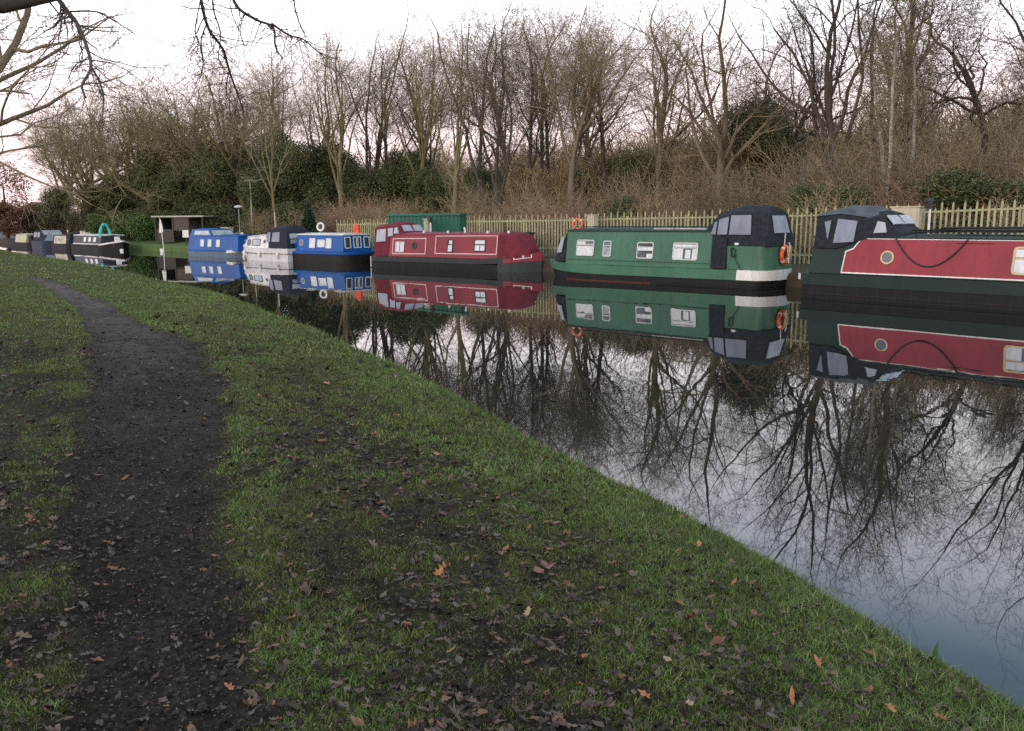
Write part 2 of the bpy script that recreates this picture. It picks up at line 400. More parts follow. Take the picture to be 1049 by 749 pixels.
# fallen leaves: an uncountable litter of dull wet ones, and single bright ones
LEAF = np.array([(0, -.5), (.16, -.3), (.42, -.28), (.25, -.05), (.5, .12), (.22, .2), (.18, .42), (0, .55), (-.18, .42), (-.22, .2), (-.5, .12), (-.25, -.05), (-.42, -.28), (-.16, -.3)])
LEAF2 = np.array([(0, -.55), (.1, -.42), (.22, -.28), (.29, -.12), (.31, .04), (.26, .22), (.14, .4), (0, .55), (-.14, .4), (-.26, .22), (-.31, .04), (-.29, -.12), (-.22, -.28), (-.1, -.42)])
def leaf_mesh_arrays(x, y, z, size, tilt, curl):
    k = len(x); n = len(LEAF); a = rng.uniform(0, 6.283, k)
    stretch = rng.uniform(.5, 1, k)
    pick = (rng.random(k) < .62)[:, None, None]; LF = np.where(pick, LEAF2[None], LEAF[None]) + rng.normal(0, .035, (k, n, 2))
    lx = LF[:, :, 0] * (size * stretch)[:, None]; ly = LF[:, :, 1] * size[:, None]
    lz = curl[:, None] * (LF[:, :, 0] ** 2 * 2.2 + LF[:, :, 1] ** 2 * .9) * size[:, None] + tilt[:, None] * ly + rng.normal(0, .05, (k, n)) * size[:, None]
    X = x[:, None] + lx * np.cos(a)[:, None] - ly * np.sin(a)[:, None]; Y = y[:, None] + lx * np.sin(a)[:, None] + ly * np.cos(a)[:, None]
    c = np.stack([x, y, z], 1)[:, None]
    V = np.concatenate([np.stack([X, Y, z[:, None] + lz], 2), c], 1)
    m = n + 1; j = np.arange(n)
    tri = np.stack([j, (j + 1) % n, np.full(n, n)], 1)
    Fc = (np.arange(k)[:, None, None] * m + tri[None]).reshape(-1, 3)
    return V.reshape(-1, 3), Fc, m

def make_litter():
    xs, ys, ss = [], [], []
    for n, y0, y1, s in ((17000, 1.9, 6, .036), (15000, 6, 14, .050), (3500, 14, 35, .10), (46000, 1.9, 7, .010), (30000, 7, 16, .020), (9000, 16, 32, .04)):
        x, y, r = sample_ground(n, y0, y1, 1.2); xs.append(x); ys.append(y); ss.append(s * rng.uniform(.5, 1.5, n))
    x, y, s = map(np.concatenate, (xs, ys, ss))
    d, pc, pm = near_fields(x, y)
    pcs = poly_dist(x, y, PATH)
    band = np.exp(-((d - 1.9) / 1.3) ** 2) * (pcs < 0)
    pr = np.clip(.26 + .95 * band + .45 * (pcs > 0), 0, 1) * np.clip(1.25 - y / 22, .06, 1) * np.clip(.35 + 1.6 * (vnoise(x, y, 1.4, 77, 3) - .3), .1, 1.2)
    pr = np.where(s < .0165 * (1 + y * .09), np.clip(.35 + .5 * vnoise(x, y, 3.1, 41, 3), 0, 1), np.where(pm > .5, pr * .4, pr))
    k = (d > .05) & (rng.random(len(x)) < pr)
    x, y, s, d, pm = x[k], y[k], s[k], d[k], pm[k]
    z = near_z(x, y, d, pm) + rng.uniform(.0, .018, len(x))
    V, Fc, m = leaf_mesh_arrays(x, y, z, s * 1.08, rng.normal(0, .3, len(x)), rng.normal(.2, .55, len(x)))
    v = rng.random(len(x)) ** 1.3
    return np_mesh('leaf_litter', V, [Fc], [attr_mat('sodden dead leaves', [(0, (.016, .012, .009)), (.3, (.040, .029, .022)), (.6, (.088, .066, .054)), (.85, (.145, .110, .090)), (.95, (.16, .095, .055)), (1, (.24, .12, .06))], .65, .16)], False, {'rnd': np.repeat(v, m)})
tag(link('leaf_litter', make_litter()), 'dull grey-brown fallen leaves strewn over the grass bank and path', 'fallen leaves', kind='stuff')

# gravel crumbs on the path
def make_gravel():
    x, y, r = sample_ground(140000, 1.9, 13, 1.2); d, pc, pm = near_fields(x, y)
    k = (pm > .35) & (rng.random(len(x)) < .8); x, y, d, pm, r = x[k], y[k], d[k], pm[k], r[k]; n = len(x)
    z = near_z(x, y, d, pm); s = rng.uniform(.002, .0065, n) * (1 + r * .03) * np.where(rng.random(n) < .05, 2.2, 1)
    O = np.array([(1, 0, 0), (-1, 0, 0), (0, 1, 0), (0, -1, 0), (0, 0, .8), (0, 0, -.6)])
    P = (O[None] + rng.normal(0, .25, (n, 6, 3))) * s[:, None, None] + np.stack([x, y, z], 1)[:, None]
    T = np.array([(0, 2, 4), (2, 1, 4), (1, 3, 4), (3, 0, 4), (2, 0, 5), (1, 2, 5), (3, 1, 5), (0, 3, 5)])
    return np_mesh('gravel', P.reshape(-1, 3), [(np.arange(n)[:, None, None] * 6 + T[None]).reshape(-1, 3)],
                   [attr_mat('path grit', [(0, (.006, .0055, .005)), (.5, (.030, .0245, .020)), (.85, (.072, .060, .050)), (1, (.16, .142, .125))], .9, .08)], False, {'rnd': np.repeat(rng.random(n), 6)})
tag(link('gravel', make_gravel()), 'dark grit and crumbs of mud on the footpath', 'gravel', kind='stuff')

def floaters():
    x, y = rng.uniform(-4, 10, 260), rng.uniform(5, 32, 260)
    d = poly_dist(x, y, EDGE); f = poly_dist(x, y, FAR); k = (d < -.5) & (f > 2.6) & (vnoise(x, y, .35, 91, 2) > .5); x, y = x[k], y[k]; n = len(x)
    V, Fc, m = leaf_mesh_arrays(x, y, np.full(n, .006), rng.uniform(.03, .075, n), np.zeros(n), rng.uniform(.02, .1, n))
    V[:, 2] = np.maximum(V[:, 2], .003)
    return np_mesh('floating_leaves', V, [Fc], [attr_mat('floating leaves', [(0, (.03, .02, .014)), (1, (.12, .07, .04))], .5, .3)], False, {'rnd': np.repeat(rng.random(n), m)})
tag(link('floating_leaves', floaters()), 'scattered dead leaves floating on the canal', 'floating leaves', kind='stuff')
pl_ = at(956, 672, .3); mb = MB()
for a, h_, l_ in ((.3, .13, .02), (2.2, .07, .06), (4.0, .08, .05), (5.3, .06, .06)):
    c, n_ = Vector((math.cos(a), math.sin(a), 0)), Vector((-math.sin(a), math.cos(a), 0))
    mb.add([n_ * -.004, n_ * .004, c * l_ * .5 + n_ * .016 + Vector((0, 0, h_ * .55)), c * l_ + Vector((0, 0, h_)), c * l_ * .5 - n_ * .016 + Vector((0, 0, h_ * .55))], [(0, 1, 2, 3, 4)])
o = mb.build('dock_plant', pmat('dock leaf', (.05, .11, .03), .5, .2, 20)); o.location = (pl_.x, pl_.y, .24)
tag(o, 'small upright broad-leaved green plant at the edge of the bank above the water', 'plant')

def bright_leaf(px, py, size, shape, mi):
    p = at(px, py, .42)
    x, y = np.array([p.x]), np.array([p.y]); d, pc, pm = near_fields(x, y); z = near_z(x, y, d, pm) + .022
    V, Fc, m = leaf_mesh_arrays(np.array([0.]), np.array([0.]), np.array([0.]), np.array([size]), np.array([rng.normal(.1, .35)]), np.array([rng.uniform(.2, .9)]))
    o = link('fallen_leaf', np_mesh('fallen_leaf', V, [Fc], [mi])); o.location = (p.x, p.y, float(z[0])); return o
lm1 = pmat('orange-brown dead leaf', (.34, .13, .045), .5, .35, 40); lm2 = pmat('russet dead leaf', (.15, .048, .034), .5, .35, 40); lm3 = pmat('buff dead leaf', (.30, .21, .13), .5, .3, 40)
for px, py, s in ((456, 590, .075), (450, 596, .06), (594, 720, .05), (660, 729, .05), (732, 594, .045), (752, 592, .04), (811, 722, .045), (448, 471, .07), (502, 466, .06), (560, 462, .07), (537, 458, .06), (236, 722, .045), (297, 478, .06), (700, 512, .05), (716, 553, .045), (838, 677, .04), (912, 728, .04), (384, 452, .07), (406, 430, .07), (425, 405, .09), (335, 398, .09), (310, 350, .12)):
    tag(bright_leaf(px, py, s, 0, lm1), 'bright orange-brown dead leaf lying curled on the grassy bank', 'leaf', 'orange dead leaves dotted over the bank')
for px, py, s in ((560, 588, .09), (552, 594, .08), (567, 596, .07), (392, 541, .07), (725, 650, .07), (735, 664, .07), (705, 642, .06), (772, 627, .06), (570, 537, .07), (580, 552, .07)):
    tag(bright_leaf(px, py, s, 0, lm2), 'dark russet dead leaf lying flat on the grassy bank', 'leaf', 'russet dead leaves dotted over the bank')
for px, py, s in ((540, 636, .05), (706, 740, .05), (683, 690, .045), (626, 470, .05)):
    tag(bright_leaf(px, py, s, 0, lm3), 'pale buff dead leaf lying on the grassy bank', 'leaf', 'buff dead leaves dotted over the bank')

# ------------------------------------------------------------------ trees
def tubes(lines, sides):
    """lines = [(pts, radii)] -> V, F (vectorised by point count)"""
    by = {}
    for p, r in lines: by.setdefault(len(p), []).append((p, r))
    Vs, Fs = [], []; base = 0
    for n, ls in by.items():
        P = np.array([l[0] for l in ls], float); Rr_ = np.array([l[1] for l in ls], float); k = len(ls)
        T = np.gradient(P, axis=1); T /= np.linalg.norm(T, axis=2, keepdims=True) + 1e-9
        mean = T.mean(1); ref = np.where(np.abs(mean[:, 2:3]) < .8, np.array([[0, 0, 1.]]), np.array([[1., 0, 0]]))
        U = np.cross(T, ref[:, None]); U /= np.linalg.norm(U, axis=2, keepdims=True) + 1e-9; W = np.cross(T, U)
        q = np.arange(sides) * 2 * math.pi / sides
        V = P[:, :, None] + Rr_[:, :, None, None] * (U[:, :, None] * np.cos(q)[None, None, :, None] + W[:, :, None] * np.sin(q)[None, None, :, None])
        Vs.append(V.reshape(-1, 3))
        b = base + np.arange(k)[:, None, None] * n * sides + np.arange(n - 1)[None, :, None] * sides
        j = np.arange(sides)[None, None]; j2 = (j + 1) % sides
        Fs.append(np.stack([b + j, b + j2, b + sides + j2, b + sides + j], -1).reshape(-1, 4)); base += k * n * sides
    return np.concatenate(Vs), np.concatenate(Fs)

def grow_branch(Rd, out, p, d, L, r, lev, cfg):
    n = cfg['n'][lev]; px, py, pz = p; dx, dy, dz = d
    pts = [(px, py, pz)]; rs = [r]; dirs = [(dx, dy, dz)]; w = cfg['wob'][lev]; tr = cfg['trop'][lev]; er = cfg['end'][lev]; st = L / n
    for i in range(n):
        dx += Rd.gauss(0, w); dy += Rd.gauss(0, w); dz += Rd.gauss(0, w) + tr
        l = math.sqrt(dx * dx + dy * dy + dz * dz) or 1; dx /= l; dy /= l; dz /= l
        px += dx * st; py += dy * st; pz += dz * st
        pts.append((px, py, pz)); rs.append(r * (1 - (1 - er) * (i + 1) / n)); dirs.append((dx, dy, dz))
    out[lev].append((pts, rs))
    if lev + 1 >= len(cfg['n']): return
    k = cfg['kids'][lev]; k = max(1, int(k * Rd.uniform(.75, 1.3) + .5)); f0 = cfg['start'][lev]; az = Rd.uniform(0, 6.283)
    for j in range(k):
        f = f0 + (1 - f0) * ((j + Rd.uniform(.1, .9)) / k)
        if j == k - 1: f = 1.0
        fi = f * n; i = min(int(fi), n - 1); t = fi - i
        a, b = pts[i], pts[i + 1]; q = (a[0] + (b[0] - a[0]) * t, a[1] + (b[1] - a[1]) * t, a[2] + (b[2] - a[2]) * t)
        rr = rs[i] + (rs[i + 1] - rs[i]) * t; bd = dirs[i + 1]
        an = R(Rd.uniform(*cfg['ang'][lev])) * (.45 if f == 1.0 else 1); az += 2.399 + Rd.uniform(-.5, .5)
        # perpendicular frame
        ux, uy, uz = (bd[1], -bd[0], 0) if abs(bd[2]) < .95 else (1, 0, 0)
        l = math.sqrt(ux * ux + uy * uy + uz * uz) or 1; ux /= l; uy /= l; uz /= l
        vx, vy, vz = bd[1] * uz - bd[2] * uy, bd[2] * ux - bd[0] * uz, bd[0] * uy - bd[1] * ux
        ca, sa, cz, sz = math.cos(an), math.sin(an), math.cos(az), math.sin(az)
        nd = (bd[0] * ca + (ux * cz + vx * sz) * sa, bd[1] * ca + (uy * cz + vy * sz) * sa, bd[2] * ca + (uz * cz + vz * sz) * sa)
        kl = cfg['len'][lev] * (1.12 - .55 * f) * Rd.uniform(.7, 1.25) * (1.25 if f == 1.0 else 1)
        kr = max(cfg['rmin'], min(rr * (.85 if f == 1.0 else cfg['rr'][lev]) * Rd.uniform(.8, 1.1), rr))
        grow_branch(Rd, out, q, nd, kl, kr, lev + 1, cfg)

def cfg_tree(H, limbs=6, ang1=(22, 50), L1=.5, spread=1.0, wob=1.0, start0=.55, twig=1.0, trop=.06, n5=2.6):
    return dict(n=(9, 8, 6, 5, 3, 2), wob=(.05 * wob, .13 * wob, .17 * wob, .2 * wob, .24, .25), trop=(.02, trop, trop * .8, .04, .03, .02),
                end=(.6, .34, .3, .32, .45, .6), kids=(limbs, 6, 5 * twig, 4.6 * twig, n5), start=(start0, .22, .2, .15, .15),
                ang=(ang1, (28, 58), (30, 62), (30, 65), (30, 60)), len=(H * L1, H * .24 * spread, H * .115 * spread, H * .06, H * .035),
                rmin=.0065, rr=(.62, .5, .5, .5, .7))

def gen_tree(seed, H, th, r0, cfg, lean=(0, 0), d0=None):
    Rd = random.Random(seed); out = [[] for _ in cfg['n']]
    d = Vector((lean[0], lean[1], 1)).normalized()
    grow_branch(Rd, out, (0, 0, -.3), tuple(d), th, r0, 0, cfg)
    # buttress flare at the foot
    p, r = out[0][0]; r[0] *= 1.35
    return out

def tree_meshes(name, out, bark, twigm):
    V, Fq = tubes(out[0] + out[1], 7)
    tm = np_mesh(name + ' trunk', V, [Fq], [bark], True)
    V1, F1 = tubes(out[2], 5); rest = [l for lev in out[3:] for l in lev]
    V2, F2 = tubes(rest, 3)
    cm = np_mesh(name + ' crown', np.concatenate([V1, V2]), [np.concatenate([F1, F2 + len(V1)])], [twigm], True)
    return tm, cm

bark_brown = pmat('grey-brown bark', (.17, .142, .098), .9, .35, 2.5, .6, 14, .06, stretch=(1, 1, .3))
bark_moss = pmat('mossy green-brown bark', (.18, .155, .088), .9, .35, 1.8, .6, 14, .06, dirt=(.14, .148, .058), dirt_amt=.9, stretch=(1, 1, .3))
bark_dark = pmat('dark damp bark', (.080, .066, .054), .9, .35, 2.5, .6, 14, .06, stretch=(1, 1, .3))
bark_birch = pmat('white birch bark', (.46, .42, .38), .8, .2, 3, .3, 20, .2, dirt=(.05, .04, .035), dirt_amt=.8, stretch=(.6, .6, 2.5))
twig_brown = pmat('brown twigs', (.25, .205, .135), .9, .25, .6, spec=.05)
twig_grey = pmat('olive-grey twigs', (.24, .205, .115), .9, .25, .6, spec=.05)
twig_dark = pmat('dark twigs', (.090, .078, .058), .9, .25, .6, spec=.05)
twig_red = pmat('reddish scrub stems', (.36, .23, .175), .9, .3, .5, spec=.05)
twig_fawn = pmat('fawn scrub stems', (.30, .24, .155), .9, .3, .5, spec=.05)

TREES = {}
def kind(name, H, th, r0, cfg, bark, tw, lean=(0, 0), seed=1):
    out = gen_tree(seed, H, th, r0, cfg, lean)
    TREES[name] = (float(np.percentile([l[0][-1][2] for lv in out[2:] for l in lv], 94)), tree_meshes(name, out, bark, tw))
kind('bowl', 15, 5.4, .24, cfg_tree(15, 5, (14, 34), .58, .95, 1.0, .62), bark_moss, twig_brown, seed=3)
kind('bowl3', 15, 4.6, .26, cfg_tree(15, 7, (16, 44), .56, 1.0, 1.1, .6), bark_brown, twig_brown, seed=13)
kind('bowl2', 15, 6.2, .23, cfg_tree(15, 7, (14, 38), .46, .95, 1.1, .5), bark_brown, twig_brown, seed=12)
kind('tall', 16, 8.5, .21, cfg_tree(16, 10, (14, 34), .42, .8, .9, .3), bark_moss, twig_grey, seed=5)
kind('tall2', 16, 9.5, .20, cfg_tree(16, 12, (16, 36), .36, .85, .8, .35), bark_brown, twig_brown, (.05, .02), seed=8)
kind('thin', 14, 9, .14, cfg_tree(14, 10, (20, 42), .30, .8, 1.0, .4), bark_dark, twig_brown, (.04, 0), seed=21)
kind('twisty', 12, 6.5, .15, cfg_tree(12, 6, (30, 70), .42, 1.0, 2.1, .6), bark_dark, twig_dark, (-.12, 0), seed=31)
kind('big', 18, 6.5, .25, cfg_tree(18, 9, (16, 46), .55, 1.0, 1.1, .42), bark_dark, twig_dark, seed=44)
kind('multi', 17, 3.2, .24, cfg_tree(17, 6, (7, 24), .72, .85, .9, .35, .85, .05), bark_dark, twig_dark, seed=77)
kind('olive', 12, 4.2, .26, cfg_tree(12, 9, (25, 65), .5, 1.1, 1.1, .4, 1.15), bark_moss, twig_grey, (.08, 0), seed=52)

NTREE = [0]
def tree(kd, px, D, top, label, group=None, rot=None, wid=1.0, dz=0.0):
    """a tree whose foot is D metres ahead under photo column px, its tip at photo row top"""
    H, (tm, cm) = TREES[kd]; p = atd(px, HY, D); d = poly_dist(np.array([p.x]), np.array([p.y]), FAR)
    zb = float(far_z(np.array([p.x]), np.array([p.y]), -d)[0]) if d[0] < 0 else .6
    zt = atd(px, top, D).z
    s = (zt - zb) / H
    NTREE[0] += 1; rr = rot if rot is not None else (NTREE[0] * 2.399) % 6.283
    t = thing('bare_tree', label, 'tree', (p.x, p.y, zb + dz), rr, group); t.scale = (s * wid, s * wid, s)
    link('trunk', tm, t); link('crown', cm, t)
    return t

# the trees one can single out, left to right
tree('bowl', 284, 56, 70, 'slim pale-barked bare tree whose trunk forks low behind the moored blue and white boats', wid=.55)
tree('tall', 352, 58, 30, 'tall narrow bare tree with many upright limbs, second from the pink gap in the wood', wid=.95)
tree('multi', 374, 60, 14, 'tall close-twigged bare tree rising just left of the pink gap in the wood', wid=1.0)
tree('tall', 424, 58, 36, 'leaning many-stemmed bare tree just right of the pink gap in the wood', wid=1.0)
tree('bowl', 466, 50, 10, 'mossy bare tree forking into two stout limbs above the dark green container', wid=.7, rot=1.0)
tree('multi', 508, 49, -2, 'tall mossy bare tree with a long bare trunk, behind the stern of the maroon boat', wid=.95, rot=2.0)
tree('thin', 541, 56, 24, 'thin dark bare tree, first from left of the slender trio mid-wood', 'thin dark trees in the middle of the wood')
tree('thin', 553, 55, 14, 'thin dark bare tree, second from left of the slender trio mid-wood', 'thin dark trees in the middle of the wood')
tree('thin', 566, 57, 30, 'thin dark bare tree, third from left of the slender trio mid-wood', 'thin dark trees in the middle of the wood')
tree('bowl2', 584, 48, 2, 'dark forked bare tree with an old nest-like clump, above the bow of the green boat', wid=.8)
tree('thin', 622, 50, 36, 'slender solitary bare tree between two forked trees, with side branches low down', wid=1.3)
tree('tall2', 674, 46, 12, 'upright bare tree with arching lower limbs just left of the big bowl-shaped tree', wid=1.2)
tree('bowl3', 735, 42, 4, 'broad bowl-shaped bare tree fanning out from a low fork behind the green boat', wid=1.0, rot=2.4)
tree('twisty', 806, 44, 40, 'crooked ivy-dark tree with a snaking limb, left of the tallest dark tree', rot=.2, wid=1.2)
tree('big', 860, 36, -98, 'tallest dark bare tree with a stout forked trunk behind the black canvas canopies', wid=.78, rot=.9)
tree('multi', 893, 38, -70, 'many-stemmed tall bare tree beside the white birch stems', wid=.85)
tree('thin', 925, 38, -75, 'straight dark trunk rising right of the birch stems', wid=1.1)
tree('twisty', 1003, 40, -5, 'contorted dark tree with zigzag trunk near the right end of the fence', rot=3.0, wid=1.2)
tree('big', 1092, 30, -100, 'large spreading tree at the far right whose limbs hang in over the fence', rot=2.2, wid=.9)
for i, (px, D, tp, kd) in enumerate([(95, 80, 108, 'olive'), (128, 76, 96, 'olive'), (160, 74, 92, 'olive'), (205, 72, 92, 'olive'), (235, 70, 76, 'olive'), (255, 68, 70, 'bowl'), (70, 84, 120, 'bowl2')]):
    tree(kd, px, D, tp, 'olive-grey rounded bare tree in the dense clump beyond the shelter lawn', 'rounded olive-grey trees beyond the lawn', wid=1.15)
for i, (px, D, tp, kd) in enumerate([(310, 64, 50, 'tall2'), (330, 66, 48, 'tall'), (395, 66, 40, 'thin'), (446, 62, 40, 'tall2'), (487, 60, 20, 'thin'), (525, 60, 18, 'tall2'), (600, 58, 20, 'tall2'), 
                                     (775, 52, 30, 'thin'), (950, 46, 60, 'tall2'), (1035, 46, 60, 'tall2'), (1065, 44, 20, 'tall2')]):
    tree(kd, px, D, tp, 'brown bare tree standing further back in the wood beyond the fence', 'bare trees further back in the wood', wid=1.0)
# trees along the towpath side, left of the view
lt = thing('bare_tree', 'wide-limbed bare tree leaning in from the left edge above the towpath', 'tree', (-14.6, 21.5, .5), 2.0)
o_ = gen_tree(61, 12, 4.0, .27, cfg_tree(12, 9, (25, 66), .60, 1.0, 1.2, .45, 1.0), (.05, 0))
tm_, cm_ = tree_meshes('left tree', o_, bark_brown, twig_brown); link('trunk', tm_, lt); link('crown', cm_, lt)

# birches: white stems
def birch(px, D, top, lean, label):
    p = atd(px, HY, D); d = -poly_dist(np.array([p.x]), np.array([p.y]), FAR); zb = float(far_z(np.array([p.x]), np.array([p.y]), d)[0])
    H = atd(px, top, D).z - zb
    c = cfg_tree(H, 8, (25, 50), .16, .45, .7, .5, .6, .06, 2)
    out = gen_tree(int(px), H, H, .085, c, (lean, 0))
    t = thing('birch_tree', label, 'tree', (p.x, p.y, zb))
    V, Fq = tubes(out[0], 7); link('trunk', np_mesh('birch trunk', V, [Fq], [bark_birch], True), t)
    V, Fq = tubes([l for lv in out[1:] for l in lv], 3); link('crown', np_mesh('birch crown', V, [Fq], [twig_brown], True), t)
birch(907, 33, 30, -.04, 'slim white birch stem leaning slightly left among the dark trunks')
birch(911, 33.4, 55, .01, 'brightest white birch stem standing upright in the middle of the trio')
birch(922, 34, 45, .06, 'thin white birch stem leaning right, last of the trio')

# overhanging tree on the towpath: a trunk out of view on the left, limbs reaching over with drooping twigs
ot = thing('overhanging_tree', 'dark overhanging tree with drooping twigs in the top left corner', 'tree', (-6.2, 4.2, .5))
def rel(v): return (v.x + 6.2, v.y - 4.2, v.z - .5)
trunk_l = [([(0, 0, -.3), (.1, .1, 1.2), (.15, .3, 2.6), (.5, .7, 4.0), (.9, 1.2, 5.2)], [.42, .34, .30, .26, .2]),
           ([(.5, .7, 4.0), rel(atd(-60, 2, 6.4)), rel(atd(0, 2, 6.6)), rel(atd(52, -8, 6.9)), rel(atd(130, -38, 7.4)), rel(atd(260, -50, 8.2))], [.2, .1, .085, .07, .055, .03]),
           ([(.9, 1.2, 5.2), rel(atd(60, -60, 7.6)), rel(atd(180, -60, 8.6)), rel(atd(300, -50, 9.2)), rel(atd(380, -40, 9.6))], [.17, .1, .07, .045, .02])]
V, Fq = tubes(trunk_l, 9); link('trunk', np_mesh('overhanging trunk', V, [Fq], [bark_dark], True), ot)
strands = [
    (7.2, [(52, -12), (66, 8), (80, 26), (90, 52), (93, 70), (84, 88), (88, 100)], .026),
    (7.2, [(93, 68), (101, 82), (106, 100), (104, 128)], .014),
    (7.1, [(72, 12), (98, 12), (118, 22), (140, 36)], .010),
    (7.0, [(40, -10), (62, 18), (60, 40), (66, 56)], .009),
    (8.0, [(200, -52), (206, 0), (214, 30), (228, 50), (236, 76), (246, 104), (250, 116)], .022),
    (8.2, [(230, -50), (240, 2), (262, 20), (280, 28), (282, 48), (290, 60)], .022),
    (8.2, [(278, 24), (296, 36), (310, 40), (322, 50), (332, 58)], .014),
    (8.4, [(298, -48), (301, 0), (306, 22), (314, 40)], .013),
    (8.0, [(212, 24), (206, 42), (208, 66), (204, 84)], .010),
    (8.0, [(205, 2), (200, 30), (203, 44), (201, 56)], .008),
    (8.0, [(234, 74), (232, 96), (240, 110)], .008),
    (8.1, [(222, -50), (218, 4), (226, 34), (224, 60), (234, 76)], .012),
    (7.3, [(92, 60), (78, 66), (70, 80)], .007), (8.1, [(252, 12), (246, 30), (250, 48)], .007)]
ol = [[] for _ in range(3)]; Rd = random.Random(5)
ccfg = dict(n=(6, 4, 2), wob=(.1, .18, .25), trop=(-.02, -.05, -.03), end=(.4, .4, .5), kids=(7, 3), start=(.15, .2), ang=((25, 65), (30, 60)), len=(.34, .15), rmin=.0018, rr=(.4, .5))
for D, pts, r in strands:
    P = [rel(atd(x, y, D + .12 * i * (1 if D > 7.5 else -1))) for i, (x, y) in enumerate(pts)]
    P = [tuple(q) for q in smooth_poly(P, 4)]; rs = list(np.linspace(r * .8, max(.0035, r * .26), len(P)))
    ol[0].append((P, rs))
    for j in range(2, len(P) - 1):
        for _ in range(2):
            if Rd.random() < .72:
                dd = Vector((Rd.gauss(0, 1), Rd.gauss(0, .8), Rd.gauss(-.5, .6))).normalized()
                sub = [[], [], []]; c2 = dict(ccfg); grow_branch(Rd, sub, P[j], tuple(dd), Rd.uniform(.1, .5), max(.003, rs[j] * .42), 1, ccfg)
                ol[1] += sub[1]; ol[2] += sub[2]
V1, F1 = tubes(ol[0], 6); V2, F2 = tubes(ol[1] + ol[2], 4)
link('twigs', np_mesh('drooping twigs', np.concatenate([V1, V2]), [np.concatenate([F1, F2 + len(V1)])], [bark_dark], True), ot)

# ------------------------------------------------------------------ bushes and evergreens
def bush_mesh(seed, stems, H, spread, m, twig=5, arch=-.02):
    Rd = random.Random(seed); out = [[] for _ in range(3)]
    cfg = dict(n=(5, 4, 2), wob=(.10, .16, .2), trop=(arch, .03, .02), end=(.35, .4, .6), kids=(8, twig), start=(.22, .15), ang=((15, 45), (20, 55)), len=(H * .36, H * .15), rmin=.006, rr=(.6, .7))
    for i in range(stems):
        a = Rd.uniform(0, 6.283); e = Rd.uniform(0, 1) ** .7 * spread
        d = Vector((math.cos(a) * e, math.sin(a) * e, 1)).normalized()
        b = Rd.uniform(0, .35)
        grow_branch(Rd, out, (math.cos(a) * b, math.sin(a) * b, -.1), tuple(d), H * Rd.uniform(.6, .95) / (1 + .25 * e), .018, 0, cfg)
    V, Fq = tubes([l for lv in out for l in lv], 3)
    return np_mesh('bush', V, [Fq], [m], True)
BUSH = [bush_mesh(1, 26, 3.0, 1.0, twig_red), bush_mesh(2, 30, 3.2, .6, twig_fawn), bush_mesh(3, 24, 2.6, 1.2, twig_brown), bush_mesh(4, 20, 4.2, .35, twig_brown)]
def far_ground(x, y):
    X, Y = np.array([x]), np.array([y]); return float(far_z(X, Y, -poly_dist(X, Y, FAR))[0])
def bush(k, px, D, sc, label, group=None, rot=0, w=1.0):
    p = atd(px, HY, D); o = link('bush', BUSH[k]); o.location = (p.x, p.y, far_ground(p.x, p.y)); o.rotation_euler.z = rot; o.scale = (sc * w, sc * w, sc)
    return tag(o, label, 'bush', group)
bush(0, 572, 41, 1.05, 'rounded reddish-brown leafless bush behind the fence, above the gap between maroon and green boats', w=1.15)
bush(0, 350, 55, 1.05, 'rounded purple-brown leafless bush behind the fence, above the small blue cabin boat', rot=2, w=1.4)
bush(0, 333, 54, .8, 'low purple-brown leafless bush right behind the conical evergreen', rot=1, w=1.3)
bush(1, 262, 60, .8, 'fawn leafless bush beside the lamp post beyond the white cruiser', rot=1)
i = 0
for px, D, k, sc in [(390, 52, 1, .9), (430, 49, 2, .8), (480, 46, 3, .8), (500, 45, 0, .8), (530, 44, 1, .9), (610, 42, 2, 1.0), (640, 41, 3, .9), (655, 39, 1, .85), (690, 38, 0, 1.0), (712, 37, 3, .9), (745, 38, 2, .9), (770, 36, 3, .85), (800, 36, 1, .9),
                     (825, 34, 2, .95), (842, 34, 3, 1.1), (875, 33, 3, 1.0), (900, 32, 0, 1.0), (930, 32, 3, 1.1), (950, 31, 0, 1.1), (975, 32, 3, 1.2), (1020, 30, 0, 1.2), (1045, 30, 3, 1.2), (405, 58, 0, 1.0), (1075, 29, 0, 1.2)]:
    bush(k, px, D, sc, 'leafless brown scrub bush growing close behind the palisade fence', 'brown scrub bushes along the fence', rot=i * 1.7, w=1.2); i += 1

def leaf_cloud(lumps, n, size, seed):
    g = np.random.default_rng(seed); W = np.array([l[3] * l[4] * l[5] for l in lumps]) ** .75; W /= W.sum()
    k = g.choice(len(lumps), n, p=W); Lm = np.array(lumps)[k]
    v = g.normal(0, 1, (n, 3)); v /= np.linalg.norm(v, axis=1)[:, None]; rr = g.random(n) ** .38
    rr *= 1 + .22 * np.sin(v[:, 0] * 6 + k) * np.cos(v[:, 2] * 5 + k * 2)
    C = Lm[:, :3] + v * Lm[:, 3:6] * rr[:, None]
    a = g.normal(0, 1, (n, 3)); a /= np.linalg.norm(a, axis=1)[:, None]; b = np.cross(a, g.normal(0, 1, (n, 3))); b /= np.linalg.norm(b, axis=1)[:, None]
    s = size * g.uniform(.6, 1.4, n)[:, None]
    V = np.stack([C - a * s, C + b * s * .45, C + a * s, C - b * s * .45], 1).reshape(-1, 3)
    return V, (np.arange(n)[:, None] * 4 + np.arange(4)), np.repeat(g.random(n), 4)
ever_m = attr_mat('dark evergreen leaves', [(0, (.036, .046, .020)), (.5, (.080, .098, .040)), (1, (.15, .17, .072))], .6, .25)
hedge_m = attr_mat('hedge leaves', [(0, (.034, .075, .016)), (.6, (.070, .14, .030)), (1, (.12, .20, .05))], .55, .35)
conif_m = attr_mat('conifer sprays', [(0, (.010, .028, .013)), (.6, (.020, .050, .022)), (1, (.045, .085, .035))], .6, .3)
